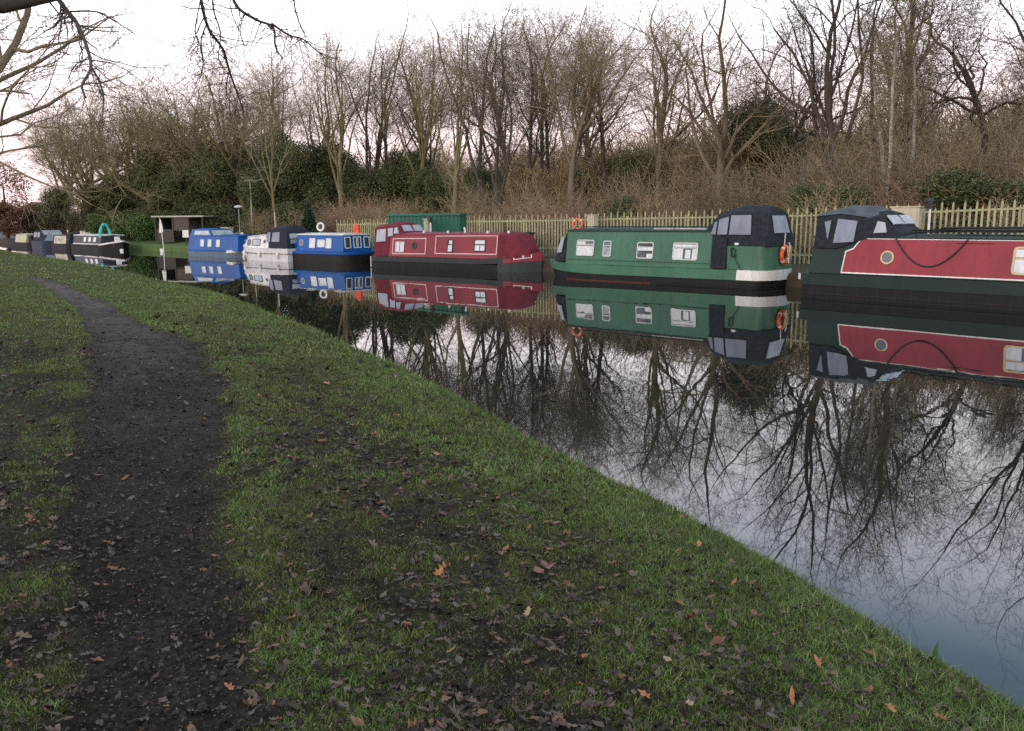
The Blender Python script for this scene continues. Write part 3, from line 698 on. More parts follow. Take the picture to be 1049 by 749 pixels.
copper_m = attr_mat('copper dead leaves', [(0, (.10, .052, .030)), (.6, (.20, .105, .060)), (1, (.28, .16, .09))], .7, .2)
olive_m = attr_mat('ivy leaves', [(0, (.045, .050, .020)), (.6, (.095, .098, .040)), (1, (.15, .15, .065))], .5, .4)

def blob_lumps(seed, n, rx, rz, hz):
    g = random.Random(seed); L = []
    for i in range(n):
        a = g.uniform(0, 6.28); q = g.uniform(0, 1) ** .5 * rx * .7; z = hz * g.uniform(.2, 1)
        f = 1 - .4 * abs(z / hz - .5)
        L.append((math.cos(a) * q * f, math.sin(a) * q * f, z, rx * g.uniform(.28, .5), rx * g.uniform(.28, .5), rz * g.uniform(.22, .4)))
    return L
EV = []
for sd, m in ((1, ever_m), (2, ever_m), (3, olive_m)):
    V, Fq, a = leaf_cloud(blob_lumps(sd, 24, 2.0, 2.6, 4.6), 38000, .052, sd); EV.append(np_mesh('evergreen crown', V, [Fq], [m], False, {'rnd': a}))
V, Fq = tubes([([(0, 0, -.2), (.05, 0, 1.2), (0, .1, 3.2)], [.2, .15, .08])], 7); EVT = np_mesh('evergreen trunk', V, [Fq], [bark_dark], True)
def evergreen(k, px, D, top, label, group=None, rot=0, w=1.0, cat='tree'):
    p = atd(px, HY, D); zb = far_ground(p.x, p.y); s = (atd(px, top, D).z - zb) / 5.4
    t = thing('evergreen_tree', label, cat, (p.x, p.y, zb), rot, group); t.scale = (s * w, s * w, s)
    link('crown', EV[k], t); link('trunk', EVT, t); return t
i = 0
for px, D, tp, k, w in [(118, 84, 178, 0, 1.3), (150, 80, 168, 2, 1.2), (172, 72, 148, 0, 1.0), (190, 70, 165, 1, 1.1), (235, 68, 150, 1, 1.3), (215, 74, 140, 2, 1.2), (272, 64, 165, 0, 1.2), (305, 64, 128, 0, 1.0), (320, 62, 140, 1, 1.1), (340, 63, 150, 0, 1.1), (420, 60, 150, 1, 1.0), (445, 57, 166, 0, 1.1), (95, 80, 185, 2, 1.4), (60, 84, 188, 2, 1.3), (255, 72, 140, 2, 1.2), (135, 76, 175, 1, 1.3), (495, 55, 170, 1, 1.1), (600, 52, 170, 0, 1.1), (625, 54, 160, 1, 1.1), (660, 50, 150, 2, 1.2)]:
    evergreen(k, px, D, tp, 'dark evergreen tree filling the gap between bare trunks on the left of the wood' if px < 480 else 'dark evergreen tree standing behind the scrub in the middle of the wood', 'dark evergreens on the left of the wood' if px < 480 else 'dark evergreens in the middle of the wood', rot=i * 1.3, w=w); i += 1
evergreen(2, 772, 45, 92, 'tall dark green holly tree between the bowl-shaped tree and the crooked one', rot=1)
evergreen(0, 1010, 29.5, 166, 'broad dark evergreen shrub behind the fence at the right edge', rot=2, w=2.2, cat='shrub')
evergreen(0, 652, 39, 198, 'small dark evergreen shrub behind the fence above the middle of the green boat', rot=2, w=1.5, cat='shrub')
evergreen(1, 848, 32, 186, 'low dark evergreen shrub behind the fence between the two black canopies', rot=.5, w=1.6, cat='shrub')
evergreen(1, 385, 60, 168, 'low dark ivy clump at the foot of the tall trees beside the pink gap', rot=.9, w=1.4, cat='shrub')

# conical conifer, hedge, copper beech
def cone_tree(px, D, base, top, half, label):
    p = at(px, base, .6); p = atd(px, base, D); H = atd(px, top, D).z - .6
    L = [(0, 0, H * (.1 + .8 * t), half * (1 - .8 * t ** 1.6), half * (1 - .8 * t ** 1.6), H * .12) for t in np.linspace(0, 1, 12)]
    V, Fq, a = leaf_cloud(L, 9000, .06, int(px)); t = thing('conifer_tree', label, 'tree', (p.x, p.y, .6))
    link('crown', np_mesh('conifer crown', V, [Fq], [conif_m], False, {'rnd': a}), t)
    V, Fq = tubes([([(0, 0, -.2), (0, 0, H * .4), (0, 0, H * .7)], [.09, .06, .03])], 6); link('trunk', np_mesh('conifer trunk', V, [Fq], [bark_dark], True), t)
cone_tree(317, 51, 238, 206, .62, 'small conical green conifer at the left end of the fence')
def hedge(px0, px1, D, top, label, seed):
    a, b = atd(px0, HY, D), atd(px1, HY, D); W = (b - a).length; H = atd(px0, top, D).z - .6; g = random.Random(seed)
    L = [(g.uniform(-W / 2, W / 2), g.uniform(-.5, .5), g.uniform(.2, H * .8), .7, .7, H * .28) for _ in range(26)]
    V, Fq, at_ = leaf_cloud(L, 12000, .075, seed); V2, F2, a2 = leaf_cloud([(x, 0, H * .45, .55, .7, H * .5) for x in np.linspace(-W / 2, W / 2, 14)], 9000, .075, seed + 1)
    m = (a + b) / 2
    o = link('hedge', np_mesh('hedge', np.concatenate([V, V2]), [np.concatenate([Fq, F2 + len(V)])], [hedge_m], False, {'rnd': np.concatenate([at_, a2])})); o.location = (m.x, m.y, .65)
    tag(o, label, 'hedge')
hedge(95, 134, 72, 219, 'bushy bright green hedge left of the garden gap on the far bank lawn', 5)
hedge(138, 157, 69, 222, 'clipped bright green hedge beside the flat-roofed shelter', 6)
def copper(px, D, top, rx, label, seed):
    p = atd(px, HY, D); H = atd(px, top, D).z - .6
    t = thing('copper_tree', label, 'tree', (p.x, p.y, .5))
    V, Fq, a = leaf_cloud(blob_lumps(seed, 16, rx, H * .5, H * .85), 9000, .10, seed); link('crown', np_mesh('copper crown', V, [Fq], [copper_m], False, {'rnd': a}), t)
    V, Fq = tubes([([(0, 0, -.2), (.05, 0, H * .3), (0, .1, H * .6)], [.2, .14, .06])], 7); link('trunk', np_mesh('copper trunk', V, [Fq], [bark_dark], True), t)
copper(6, 88, 150, 3.6, 'tall tree holding rust-coloured dead leaves at the left edge beyond the canal', 71)
copper(24, 84, 205, 2.4, 'rust-coloured beech bush just above the last cream boat', 72)
copper(-12, 80, 198, 3.0, 'rust-coloured thicket cut by the left edge, level with the furthest boats', 73)
bush(2, 62, 84, 1.1, 'russet leafless bush behind the dark canopy boats', w=1.3)

# the wood behind, which reads as one mass: thin trunks and twigs, and the undergrowth
def woodland():
    g = random.Random(9); protos = []
    for sd in range(5):
        c = cfg_tree(13, 7, (18, 48), .46, 1.0, 1.1, .35, .7, n5=2); out = gen_tree(100 + sd, 13, 6.5, .17, c)
        protos.append(tubes([l for lv in out for l in lv], 3))
    Vs, Fs, b = [], [], 0
    for i in range(80):
        t = g.uniform(.12, .92); dd = g.uniform(17, 58)
        x, y = [np.interp(t * (len(FAR) - 1), np.arange(len(FAR)), FAR[:, k]) for k in (0, 1)]
        k = min(nn - 1, int(t * nn)); x += nor[k, 0] * dd; y += nor[k, 1] * dd
        V, Fq = protos[i % 5]; s = g.uniform(.34, .56); a = g.uniform(0, 6.28); zb = far_ground(x, y)
        X = np.stack([(V[:, 0] * math.cos(a) - V[:, 1] * math.sin(a)) * s + x, (V[:, 0] * math.sin(a) + V[:, 1] * math.cos(a)) * s + y, V[:, 2] * s + zb], 1)
        Vs.append(X); Fs.append(Fq + b); b += len(V)
    return np_mesh('woodland', np.concatenate(Vs), [np.concatenate(Fs)], [pmat('distant woodland', (.25, .20, .135), .95, .3, .15, spec=.03)], True)
tag(link('woodland', woodland()), 'dense brown winter woodland massed behind the single trees', 'woodland', kind='stuff')
def undergrowth():
    g = random.Random(19); protos = []
    for sd in range(4):
        Rd = random.Random(sd); out = [[] for _ in range(3)]
        cfg = dict(n=(4, 3, 2), wob=(.12, .18, .2), trop=(0, .02, .02), end=(.35, .4, .6), kids=(6, 3), start=(.2, .15), ang=((15, 50), (20, 60)), len=(1.0, .45), rmin=.009, rr=(.6, .7))
        for i in range(16):
            d = Vector((Rd.gauss(0, .5), Rd.gauss(0, .5), 1)).normalized(); grow_branch(Rd, out, (Rd.uniform(-1, 1), Rd.uniform(-1, 1), -.1), tuple(d), Rd.uniform(1.4, 3.0), .02, 0, cfg)
        protos.append(tubes([l for lv in out for l in lv], 3))
    Vs, Fs, b = [], [], 0
    for i in range(520):
        t = g.uniform(.1, .86); dd = 4.2 + 20 * g.random() ** 1.3 if i < 300 else g.uniform(15, 50)
        x, y = [np.interp(t * (len(FAR) - 1), np.arange(len(FAR)), FAR[:, k]) for k in (0, 1)]
        k = min(nn - 1, int(t * nn)); x += nor[k, 0] * dd; y += nor[k, 1] * dd
        if -33 < x < -17 and dd < 15 and y > 45: continue
        V, Fq = protos[i % 4]; s = g.uniform(.7, 1.15) * (1 if dd < 10 else 1.5 if dd < 18 else 2.1); a = g.uniform(0, 6.28); zb = far_ground(x, y)
        Vs.append(np.stack([(V[:, 0] * math.cos(a) - V[:, 1] * math.sin(a)) * s + x, (V[:, 0] * math.sin(a) + V[:, 1] * math.cos(a)) * s + y, V[:, 2] * s * .85 + zb], 1)); Fs.append(Fq + b); b += len(V)
    return np_mesh('undergrowth', np.concatenate(Vs), [np.concatenate(Fs)], [pmat('brown undergrowth', (.33, .245, .145), .95, .4, .25, spec=.03, dirt=(.19, .175, .085), dirt_amt=.7)], True)
tag(link('undergrowth', undergrowth()), 'tangled brown undergrowth between the fence and the trees', 'undergrowth', kind='stuff')

# ------------------------------------------------------------------ boats
def paint(name, col, rough=.42, dirt=None, amt=.42, var=.17): return pmat(name, col, rough, var, 1.6, .05, 6, .28, dirt=dirt or tuple(c * .55 + .01 for c in col), dirt_amt=amt + .15, stretch=(1, 1, .6), dstretch=(2.6, 2.6, .35))
P_green = paint('faded mid green paint', (.056, .152, .098)); P_green_low = paint('scuffed mid green paint', (.052, .160, .098), .55, (.09, .15, .11), .5)
P_black = paint('black hull paint', (.006, .006, .007), .6, (.016, .013, .012), .6); P_red = paint('deep red paint', (.285, .032, .046), .42)
P_maroon = paint('faded maroon paint', (.245, .036, .048), .5); P_dkgreen = paint('very dark green paint', (.013, .028, .024), .5)
P_slate = paint('slate grey paint', (.030, .038, .042), .5, (.035, .035, .032), .5); P_greygreen = paint('grey green hull paint', (.040, .052, .046), .6, (.018, .022, .02), .6)
P_blue = paint('bright blue paint', (.008, .092, .34), .4); P_hullblue = paint('chalky blue-grey hull', (.115, .160, .215), .6, (.07, .09, .11), .5)
P_white = paint('off-white paint', (.70, .69, .66), .45, (.40, .38, .34), .5); P_grp = paint('aged white moulded hull', (.66, .65, .65), .35, (.33, .32, .29), .5)
P_cream = paint('cream paint', (.52, .47, .34), .5); P_navy = paint('navy paint', (.022, .030, .065), .5); P_brown = paint('brown-black hull', (.014, .011, .011), .6, (.032, .025, .022), .5)
P_dkgrey = paint('charcoal cabin paint', (.035, .038, .042), .5)
P_redlead = paint('red oxide boot line', (.10, .022, .018), .7)
C_black = pmat('dark blue-black canvas', (.016, .020, .027), .85, .3, 4, 1.0, 5, .25, dirt=(.045, .052, .06), dirt_amt=.5)
C_grey = pmat('weathered grey canvas', (.085, .095, .115), .85, .3, 4, 1.0, 5, .25)
C_maroon = pmat('maroon canvas', (.165, .024, .034), .85, .25, 3, .4, 7, .25, dirt=(.09, .025, .03), dirt_amt=.6)
C_navy = pmat('navy canvas', (.022, .026, .036), .85, .25, 3, 1.0, 5, .25)
G_clear = pmat('hazy clear vinyl', (.17, .195, .25), .28, .35, 3.5, .25, 5, .6, stretch=(1, 1, .4))
G_clear2 = pmat('bright hazy vinyl', (.33, .37, .43), .25, .22, 3.5, .2, 5, .6, stretch=(1, 1, .4))
G_pane = pmat('curtained window glass', (.40, .43, .44), .08, .5, 5, 0, 5, .8, dirt=(.06, .07, .08), dirt_amt=.9, stretch=(1, 1, 2))
G_white = pmat('white curtained glass', (.60, .62, .63), .10, .2, 6, 0, 5, .7, stretch=(2, 1, .5))
G_dark = pmat('dark window glass', (.05, .06, .065), .06, .4, 5, 0, 5, .8)
T_trim = pmat('aluminium trim', (.52, .53, .52), .4, .15, 8, metal=.3); T_cream = paint('cream trim', (.62, .50, .28), .45); T_white = paint('white trim', (.74, .73, .70), .45, (.5, .48, .44), .4)
T_black = pmat('black rubber', (.014, .014, .015), .6, .3, 6); T_orange = pmat('orange lifebuoy plastic', (.72, .115, .03), .45, .1, 6); T_rope = pmat('weathered rope', (.10, .09, .075), .9, .3, 20)
T_steel = pmat('galvanised steel', (.32, .33, .32), .5, .2, 6, metal=.4); T_turq = pmat('turquoise plastic', (.05, .50, .46), .5, .1, 4); T_wood = pmat('grey weathered timber', (.060, .050, .040), .85, .3, 6, stretch=(1, 1, 6))
T_yellow = pmat('yellow webbing', (.62, .50, .12), .7, .1, 5); T_pink = pmat('pale pink coachline', (.70, .52, .50), .5, .1, 6)

class Boat:
    def __init__(s, name, label, cat, px, py, heading, xl, xr, beam, left, right, zg, rise=.25, group=None):
        """left/right = (kind, taper length, rake); x grows to the right as seen from the towpath, y away from it"""
        p = at(px, py); s.root = thing(name, label, cat, (p.x, p.y, 0), R(heading), group)
        s.xl, s.xr, s.B, s.left, s.right, s.zg0, s.rise = xl, xr, beam / 2, left, right, zg, rise
    def half(s, x, xl, xr):
        w = 1.0
        for (k, tl, rk), dist in ((s.left, x - xl), (s.right, xr - x)):
            t = min(max(dist / tl, 0), 1)
            w = min(w, (1 - (1 - t) ** 2.1) if k == 'bow' else math.sqrt(max(0, 1 - (1 - t) ** 2)) if k == 'round' else min(1, .86 + .14 * t))
        return max(w * s.B, .015)
    def zg(s, x):
        z = s.zg0
        for (k, tl, rk), dist in ((s.left, x - s.xl), (s.right, s.xr - x)):
            if k == 'bow': z += s.rise * max(0, 1 - dist / (tl * 1.35)) ** 1.7
        return z
    def band(s, name, m, lo, hi, out=0.0, x0=None, x1=None, smooth=True, parent=None):
        """a strake of the hull between heights lo(x) and hi(x)"""
        n = 44; tt = [0] + [.5 - .5 * math.cos(math.pi * (i + .15) / (n + .3)) for i in range(1, n)] + [1]
        rows = []
        lo_f = lo if callable(lo) else (lambda x: lo); hi_f = hi if callable(hi) else (lambda x: hi)
        for t in tt:
            q = []
            for f in (lo_f, hi_f):
                xn = s.xl + t * (s.xr - s.xl); z = f(xn)
                xl = s.xl + s.left[2] * (s.zg(s.xl) - z) - out; xr = s.xr - s.right[2] * (s.zg(s.xr) - z) + out
                x = xl + t * (xr - xl); q.append((x, s.half(x, xl, xr) + out, z))
            rows.append(q)
        if x0 is not None: rows = [r for r in rows if x0 <= r[0][0] <= x1]
        secs = [[(a[0], s.B - a[1], a[2]), (b[0], s.B - b[1], b[2]), (b[0], s.B + b[1], b[2]), (a[0], s.B + a[1], a[2])] for a, b in rows]
        return MB().loft(secs).build(name, m, parent or s.root, smooth)
    def hull(s, m_low, m_high, split, out=.018, low='hull', high='gunwale'):
        s.band(low, m_low, -.3, lambda x: min(split + (s.zg(x) - s.zg0) * .75, s.zg(x) - .03))
        s.band(high, m_high, lambda x: split + (s.zg(x) - s.zg0) * .75 + .002, s.zg, out)
    def cabin(s, m, x0, x1, zb, zt, b=.12, t=.24, roofm=None, slant0=0, slant1=0, camber=.07, name='cabin', roof=True, z1=None):
        s.ci, s.ct, s.zb, s.zt = b, t, zb, zt; W = s.B * 2; z1 = z1 or zt
        def sec(x, sl, z): return [(x, b, zb), (x + sl, t, z), (x + sl, t + .06, z + .025), (x + sl, s.B, z + camber), (x + sl, W - t - .06, z + .025), (x + sl, W - t, z), (x, W - b, zb)]
        c = MB().loft([sec(x0, slant0, zt), sec(x1, slant1, z1)]).build(name, m, s.root, bevel=.02)
        if roof:
            def rs(x, z): return [(x, t - .03, z - .01), (x, t - .03, z + .02), (x, t + .07, z + .05), (x, s.B, z + camber + .03), (x, W - t - .07, z + .05), (x, W - t + .03, z + .02), (x, W - t + .03, z - .01)]
            MB().loft([rs(x0 + slant0 - .04, zt), rs(x1 + slant1 + .04, z1)]).build('roof', roofm or m, s.root, True)
        return c
    def side(s, x, z, off=0):
        return (x, s.ci + (z - s.zb) / (s.zt - s.zb) * (s.ct - s.ci) - off, z)
    def window(s, outer, frame, pane, fm, pm, name='window', label=None, bars=0, parent=None, curtains=None):
        cx = sum(p[0] for p in outer) / len(outer); cz = sum(p[1] for p in outer) / len(outer)
        x0, x1 = min(p[0] for p in outer), max(p[0] for p in outer); z0, z1 = min(p[1] for p in outer), max(p[1] for p in outer)
        kx, kz = 1 - 2 * frame / (x1 - x0), 1 - 2 * frame / (z1 - z0)
        inner = [(cx + (x - cx) * kx, cz + (z - cz) * kz) for x, z in outer]
        O = [s.side(x, z, .004) for x, z in outer]; I = [s.side(x, z, .004) for x, z in inner]
        mb = MB().ring(O, I, (0, -.022, 0))
        if bars: 
            zc = z1 - (z1 - z0) * bars; mb.slab([s.side(x0 + frame * .8, zc - .012, .006), s.side(x1 - frame * .8, zc - .012, .006), s.side(x1 - frame * .8, zc + .012, .006), s.side(x0 + frame * .8, zc + .012, .006)], (0, -.014, 0))
        w = mb.build(name, fm, parent or s.root)
        if label: w['label'] = label
        MB().slab([s.side(x, z, .003) for x, z in inner], (0, -.008, 0)).build('pane', pm if not curtains else G_dark, w)
        if curtains:
            mb = MB(); W, H = x1 - x0, z1 - z0; f = frame * 1.05
            for a, c, lo, hi in curtains:
                xa, xc = max(x0 + W * a, x0 + f), min(x0 + W * c, x1 - f); n = max(2, int((xc - xa) / .035))
                for i in range(n):
                    p, q = xa + (xc - xa) * i / n, xa + (xc - xa) * (i + 1) / n; o = .0135 + .003 * (i % 2)
                    zl, zh = max(z0 + H * lo, z0 + f), min(z0 + H * hi, z1 - f)
                    mb.add([s.side(p, zl, o), s.side(q, zl, .030 - o), s.side(q, zh, .030 - o), s.side(p, zh, o)], [(0, 1, 2, 3)])
            mb.build('curtain', pm, w)
        return w
    def rect(s, x0, x1, z0, z1, fm, pm, frame=.03, r=.05, label=None, bars=0, curtains=None): return s.window(rrect(x0, x1, z0, z1, r), frame, None, fm, pm, 'window', label, bars, None, curtains)
    def port(s, x, z, r, fm, pm, frame=.035, label=None): return s.window(circle(x, z, r), frame, None, fm, pm, 'porthole', label)
    def line(s, pts, m, w=.018, name='coachline', closed=True):
        """painted line proud of the cabin side"""
        mb = MB(); n = len(pts)
        for i in range(n if closed else n - 1):
            a, b = Vector((*pts[i],)), Vector((*pts[(i + 1) % n],)); d = (b - a).normalized(); q = Vector((-d.y, d.x)) * w; e = d * w * .9
            mb.slab([s.side(p[0], p[1], .002 + .0006 * (i % 2)) for p in ((a - q - e), (b - q + e), (b + q + e), (a + q - e))], (0, -.006, 0))
        return mb.build(name, m, s.root)
    def canopy(s, m, secs, name='canopy'):
        """secs = (x, [(y, z) near half ...]) mirrored over the centreline"""
        S = []
        for x, prof in secs:
            xs = [p[2] if len(p) > 2 else 0 for p in prof]
            S.append([(x + (p[2] if len(p) > 2 else 0), p[0], p[1]) for p in prof] + [(x + (p[2] if len(p) > 2 else 0), 2 * s.B - p[0], p[1]) for p in reversed(prof[:-1] if abs(prof[-1][0] - s.B) < .01 else prof)])
        return MB().loft(S).build(name, m, s.root, True, .015)
    def patch(s, pts, off, m, name, parent):
        return MB().slab(pts, off).build(name, m, parent)

def lifebuoy(loc, rz, label, m, rx=R(90), scale=1.0, strap=False):
    t = thing('lifebuoy', label, 'lifebuoy', loc, rz); t.rotation_euler = (rx, 0, rz); t.scale = (scale,) * 3
    MB().tube([(.28 * math.cos(a), .28 * math.sin(a), 0) for a in np.linspace(0, 2 * math.pi, 24, endpoint=False)], .075, 10, True).build('ring', m, t, True)
    for a in (45, 135, 225, 315):
        c = [(.28 * math.cos(R(a + k)), .28 * math.sin(R(a + k)), 0) for k in (-6, 0, 6)]
        MB().tube(c, .079, 10).build('band', T_white, t, True)
    return t

# --- green narrowboat
b = Boat('narrowboat', 'long green narrowboat with a black canvas canopy and white stern patch', 'narrowboat', 563, 285.4, -40.6, -.75, 8.2, 2.06, ('bow', 2.3, .35), ('round', .6, .12), .53, .10)
b.band('hull', P_black, -.3, lambda x: .23 + (b.zg(x) - b.zg0) * .8)
b.band('boot_line', P_redlead, -.02, .035, .004, .4, 4.2)
b.band('gunwale', P_green_low, lambda x: .232 + (b.zg(x) - b.zg0) * .8, b.zg, .02)
b.band('stern_patch', T_white, .236, lambda x: b.zg(x) + .004, .028, 7.0, 9)['label'] = 'white painted patch round the stern'
b.band('rubbing_strake', P_black, .05, .085, .022, 4.3, 9)
b.cabin(P_green, .62, 6.25, .53, 1.66, .10, .24, P_dkgreen, 0, 0)
MB().box(.7, 6.2, .075, .10, .70, .73).build('rail', P_green, b.root)
for x0, x1, z0, z1, pm, cu in ((1.06, 1.79, .83, 1.37, G_white, [(0, 1, 0, .62), (0, .5, .70, .9)]), (2.16, 2.49, .82, 1.35, G_pane, [(0, 1, .05, .6)]), (3.5, 4.12, .79, 1.32, G_white, [(0, 1, .48, .72), (.6, 1, .05, .3)]), (4.83, 5.71, .78, 1.32, G_white, [(0, .42, .05, .66), (.5, .72, .1, .6), (.78, 1, .05, .66), (0, 1, .74, .9)])):
    b.rect(x0, x1, z0, z1, T_trim, pm, .032, .06, bars=.3, curtains=cu)
cr = b.canopy(C_black, [(-.02, [(.30, .60), (.33, .66), (.42, .70), (b.B, .72)]), (.62, [(.11, .62), (.24, 1.66), (.32, 1.69), (b.B, 1.75)])], 'cratch_cover')
for y0, y1 in ((.40, .92), (1.14, 1.66)): b.patch([(.13, y0 + .02, .98), (.45, y0 - .06, 1.50), (.45, y1 - .02, 1.50), (.13, y1, .98)], (-.035, 0, .012), G_clear2, 'canopy_window', cr)
b.patch([(.16, .225, .92), (.40, .185, .92), (.52, .195, 1.46), (.42, .205, 1.46)], (0, -.03, .0), G_clear2, 'canopy_window', cr)
# stern bulwark and canopy
def srow(z, x1, out=0, w0=6.72):
    pts = [(w0, .10 - out)]; c = 8.0 - x1
    for a in np.linspace(-90, 0, 8): pts.append((7.72 - x1 + .35 * math.cos(R(a)), .45 - out + .37 * math.sin(R(a))))
    far = [(x, 2 * b.B - y) for x, y in reversed(pts)]
    return [(x, y, z) for x, y in pts + far]
MB().loft([srow(.54, 0), srow(1.24, .06)]).build('bulwark', P_green, b.root, True)
cnp = b.canopy(C_black, [(5.98, [(.22, 1.30), (.24, 1.60), (.27, 1.74), (.45, 1.80), (b.B, 1.84)]), (6.22, [(.20, 1.26), (.22, 1.55), (.27, 2.06), (.55, 2.22), (b.B, 2.30)]), (6.9, [(.13, 1.24), (.17, 1.55), (.24, 2.22), (.60, 2.40), (b.B, 2.47)]), (7.72, [(.10, 1.24), (.15, 1.55), (.26, 2.24), (.60, 2.38), (b.B, 2.43)]), (8.06, [(.14, 1.24), (.20, 1.55, -.05), (.32, 2.20, -.18), (.62, 2.31, -.2), (b.B, 2.35, -.22)])])
def cside(x, z, off=.03):
    y0 = np.interp(x, [5.98, 6.22, 6.9, 7.72], [.24, .22, .17, .15]); y1 = np.interp(x, [5.98, 6.22, 6.9, 7.72], [.27, .27, .24, .26]); zt = np.interp(x, [5.98, 6.22, 6.9, 7.72], [1.74, 2.06, 2.22, 2.24])
    return (x, y0 + (z - 1.55) / (zt - 1.55) * (y1 - y0) - off, z)
for q in ([(6.10, 1.58), (6.27, 1.58), (6.30, 1.98), (6.22, 1.95)], [(6.33, 1.58), (6.66, 1.58), (6.69, 2.12), (6.36, 2.03)], [(6.73, 1.58), (7.44, 1.58), (7.40, 2.16), (6.76, 2.15)]):
    b.patch([cside(*p, .012) for p in q], (0, -.02, 0), G_clear, 'canopy_window', cnp)
b.patch([(8.01, .50, 1.62), (8.01, 1.56, 1.62), (7.91, 1.42, 2.13), (7.91, .52, 2.13)], (.03, 0, .006), G_clear2, 'canopy_window', cnp)
b.patch([(6.20, .075, .56), (6.70, .075, .56), (6.70, .125, 1.5), (6.20, .17, 1.5)], (0, -.03, 0), C_black, 'side_curtain', cnp)
MB().tube([(6.85, .08, 1.2), (6.9, .05, .95), (6.98, .05, .9), (7.02, .06, 1.15), (6.93, .05, 1.2), (6.88, .04, .92)], .018, 6).build('coiled_rope', T_black, b.root, True)
MB().tube([(7.0, .05, 1.1), (7.05, .03, .8), (7.25, .02, .52), (7.5, -.01, .44), (7.8, .10, .52), (7.98, .35, .62)], .012, 6).build('mooring_rope', T_black, b.root, True)
MB().box(6.98, 7.1, .03, .12, 1.27, 1.34).build('fairlead', T_white, b.root, bevel=.01)
mb = MB()
for y in (.42, 1.64): mb.tube([(.7, y, 1.80), (6.0, y, 1.80)], .018, 6); [mb.tube([(x, y, 1.70), (x, y, 1.80)], .012, 5) for x in (.8, 2.1, 3.4, 4.7, 5.9)]
mb.build('handrail', P_dkgreen, b.root, True)
MB().box(3.9, 5.8, .5, .62, 1.72, 1.77).build('roof_plank', T_trim, b.root, bevel=.008)
mb = MB(); mb.tube([(8.12, 1.0, 1.2), (8.14, 1.0, 1.62)], .016, 6); mb.build('flagstaff', T_white, b.root, True)
M0 = b.root.matrix_basis.copy(); bpy.context.view_layer.update(); MG = b.root.matrix_world.copy()
def w(bt, x, y, z): bpy.context.view_layer.update(); return bt.root.matrix_world @ Vector((x, y, z))
hd = R(-40.6)
lb = lifebuoy(w(b, 8.13, 1.05, .98), 0, 'orange lifebuoy hung on the stern of the green narrowboat', T_orange, scale=.86); lb.rotation_euler = (R(90), 0, hd + R(90))
mb = MB(); mb.add([(-.04, .30, .08), (.04, .30, .08), (.09, .02, .10), (-.02, -.02, .10)], [(0, 1, 2, 3)]); o = mb.build('strap', T_yellow, lb); o.modifiers.new('t', 'SOLIDIFY').thickness = .012
mb = MB(); mb.tube([(.12, .42, .08), (.16, .3, .10), (.12, 0, .09), (.15, -.3, .08)], .022, 6); mb.build('rope', T_white, lb, True)
lb = lifebuoy(w(b, .62, .8, 1.90), 0, 'orange lifebuoy standing on the bow roof of the green narrowboat', T_orange, scale=.58); lb.rotation_euler = (R(82), 0, hd + R(20))

# --- red narrowboat at the right edge
b = Boat('narrowboat', 'deep red and dark green narrowboat cut by the right edge', 'narrowboat', 825, 304, -48, -.42, 13.5, 2.08, ('round', .40, .05), ('bow', 2.6, .3), .62, .28)
b.hull(P_black, P_dkgreen, .33)
b.band('rubbing_strake', P_brown, .09, .125, .02)
b.cabin(P_dkgreen, .0, 10.8, .62, 1.56, .10, .24, P_dkgreen, .05, -.1)
MB().slab([b.side(x, z, .004) for x, z in ((.93, .69), (10.5, .69), (10.4, 1.53), (1.36, 1.53), (1.16, 1.27), (.98, 1.20))], (0, -.012, 0)).build('side_panel', P_red, b.root)
b.ci -= .012; b.ct -= .012
b.line([(.91, .675), (10.52, .675), (10.42, 1.545), (1.34, 1.545), (1.15, 1.285), (.96, 1.21)], T_white, .016)
b.port(2.05, 1.09, .165, T_cream, G_dark, .035)
for x in (4.86, 7.4, 9.2): b.rect(x, x + .82, .79, 1.41, T_cream, G_white, .045, .09, bars=.42, curtains=[(0, .45, .05, .55), (.52, .8, .05, .55), (0, 1, .62, .9)])
b.line([(3.62, 1.46), (4.45, 1.46)], P_black, .008, 'vent', False)
mb = MB(); mb.tube([b.side(x, z, .03) for x, z in [(2.18 + 1.72 * t, 1.60 - .70 * (1 - (2 * t - 1) ** 2)) for t in np.linspace(0, 1, 15)]], .018, 6); mb.build('hose', T_black, b.root, True)
cnp = b.canopy(C_black, [(.08, [(.14, 1.28), (.19, 1.60), (.26, 2.08), (.5, 2.16), (b.B, 2.2)]), (.72, [(.14, 1.28), (.18, 1.6), (.26, 2.14), (.55, 2.3), (b.B, 2.36)]), (1.35, [(.20, 1.5), (.22, 1.7), (.28, 2.05), (.6, 2.27), (b.B, 2.34)]), (1.78, [(.25, 1.58), (.27, 1.78), (.32, 2.08), (.60, 2.17), (b.B, 2.20)]), (2.04, [(.25, 1.58), (.27, 1.78), (.34, 1.83), (.62, 1.85), (b.B, 1.86)]), (2.3, [(.28, 1.58), (.30, 1.62), (.36, 1.66), (.62, 1.69), (b.B, 1.71)])])
top = b.canopy(C_grey, [(.04, [(.25, 2.10), (.5, 2.185), (b.B, 2.225)]), (.72, [(.25, 2.165), (.54, 2.325), (b.B, 2.385)]), (1.35, [(.27, 2.08), (.59, 2.295), (b.B, 2.365)]), (1.62, [(.31, 2.02), (.60, 2.20), (b.B, 2.25)])], 'canopy_roof')
for q in ([(.32, 1.96), (.50, 2.0), (.46, 1.50)], [(.62, 1.42), (1.16, 1.46), (1.20, 1.98), (.68, 2.04)]):
    b.patch([(x, np.interp(z, [1.28, 1.6, 2.1], [.145, .182, .262]) - .012, z) for x, z in q], (0, -.022, 0), G_clear, 'canopy_window', cnp)
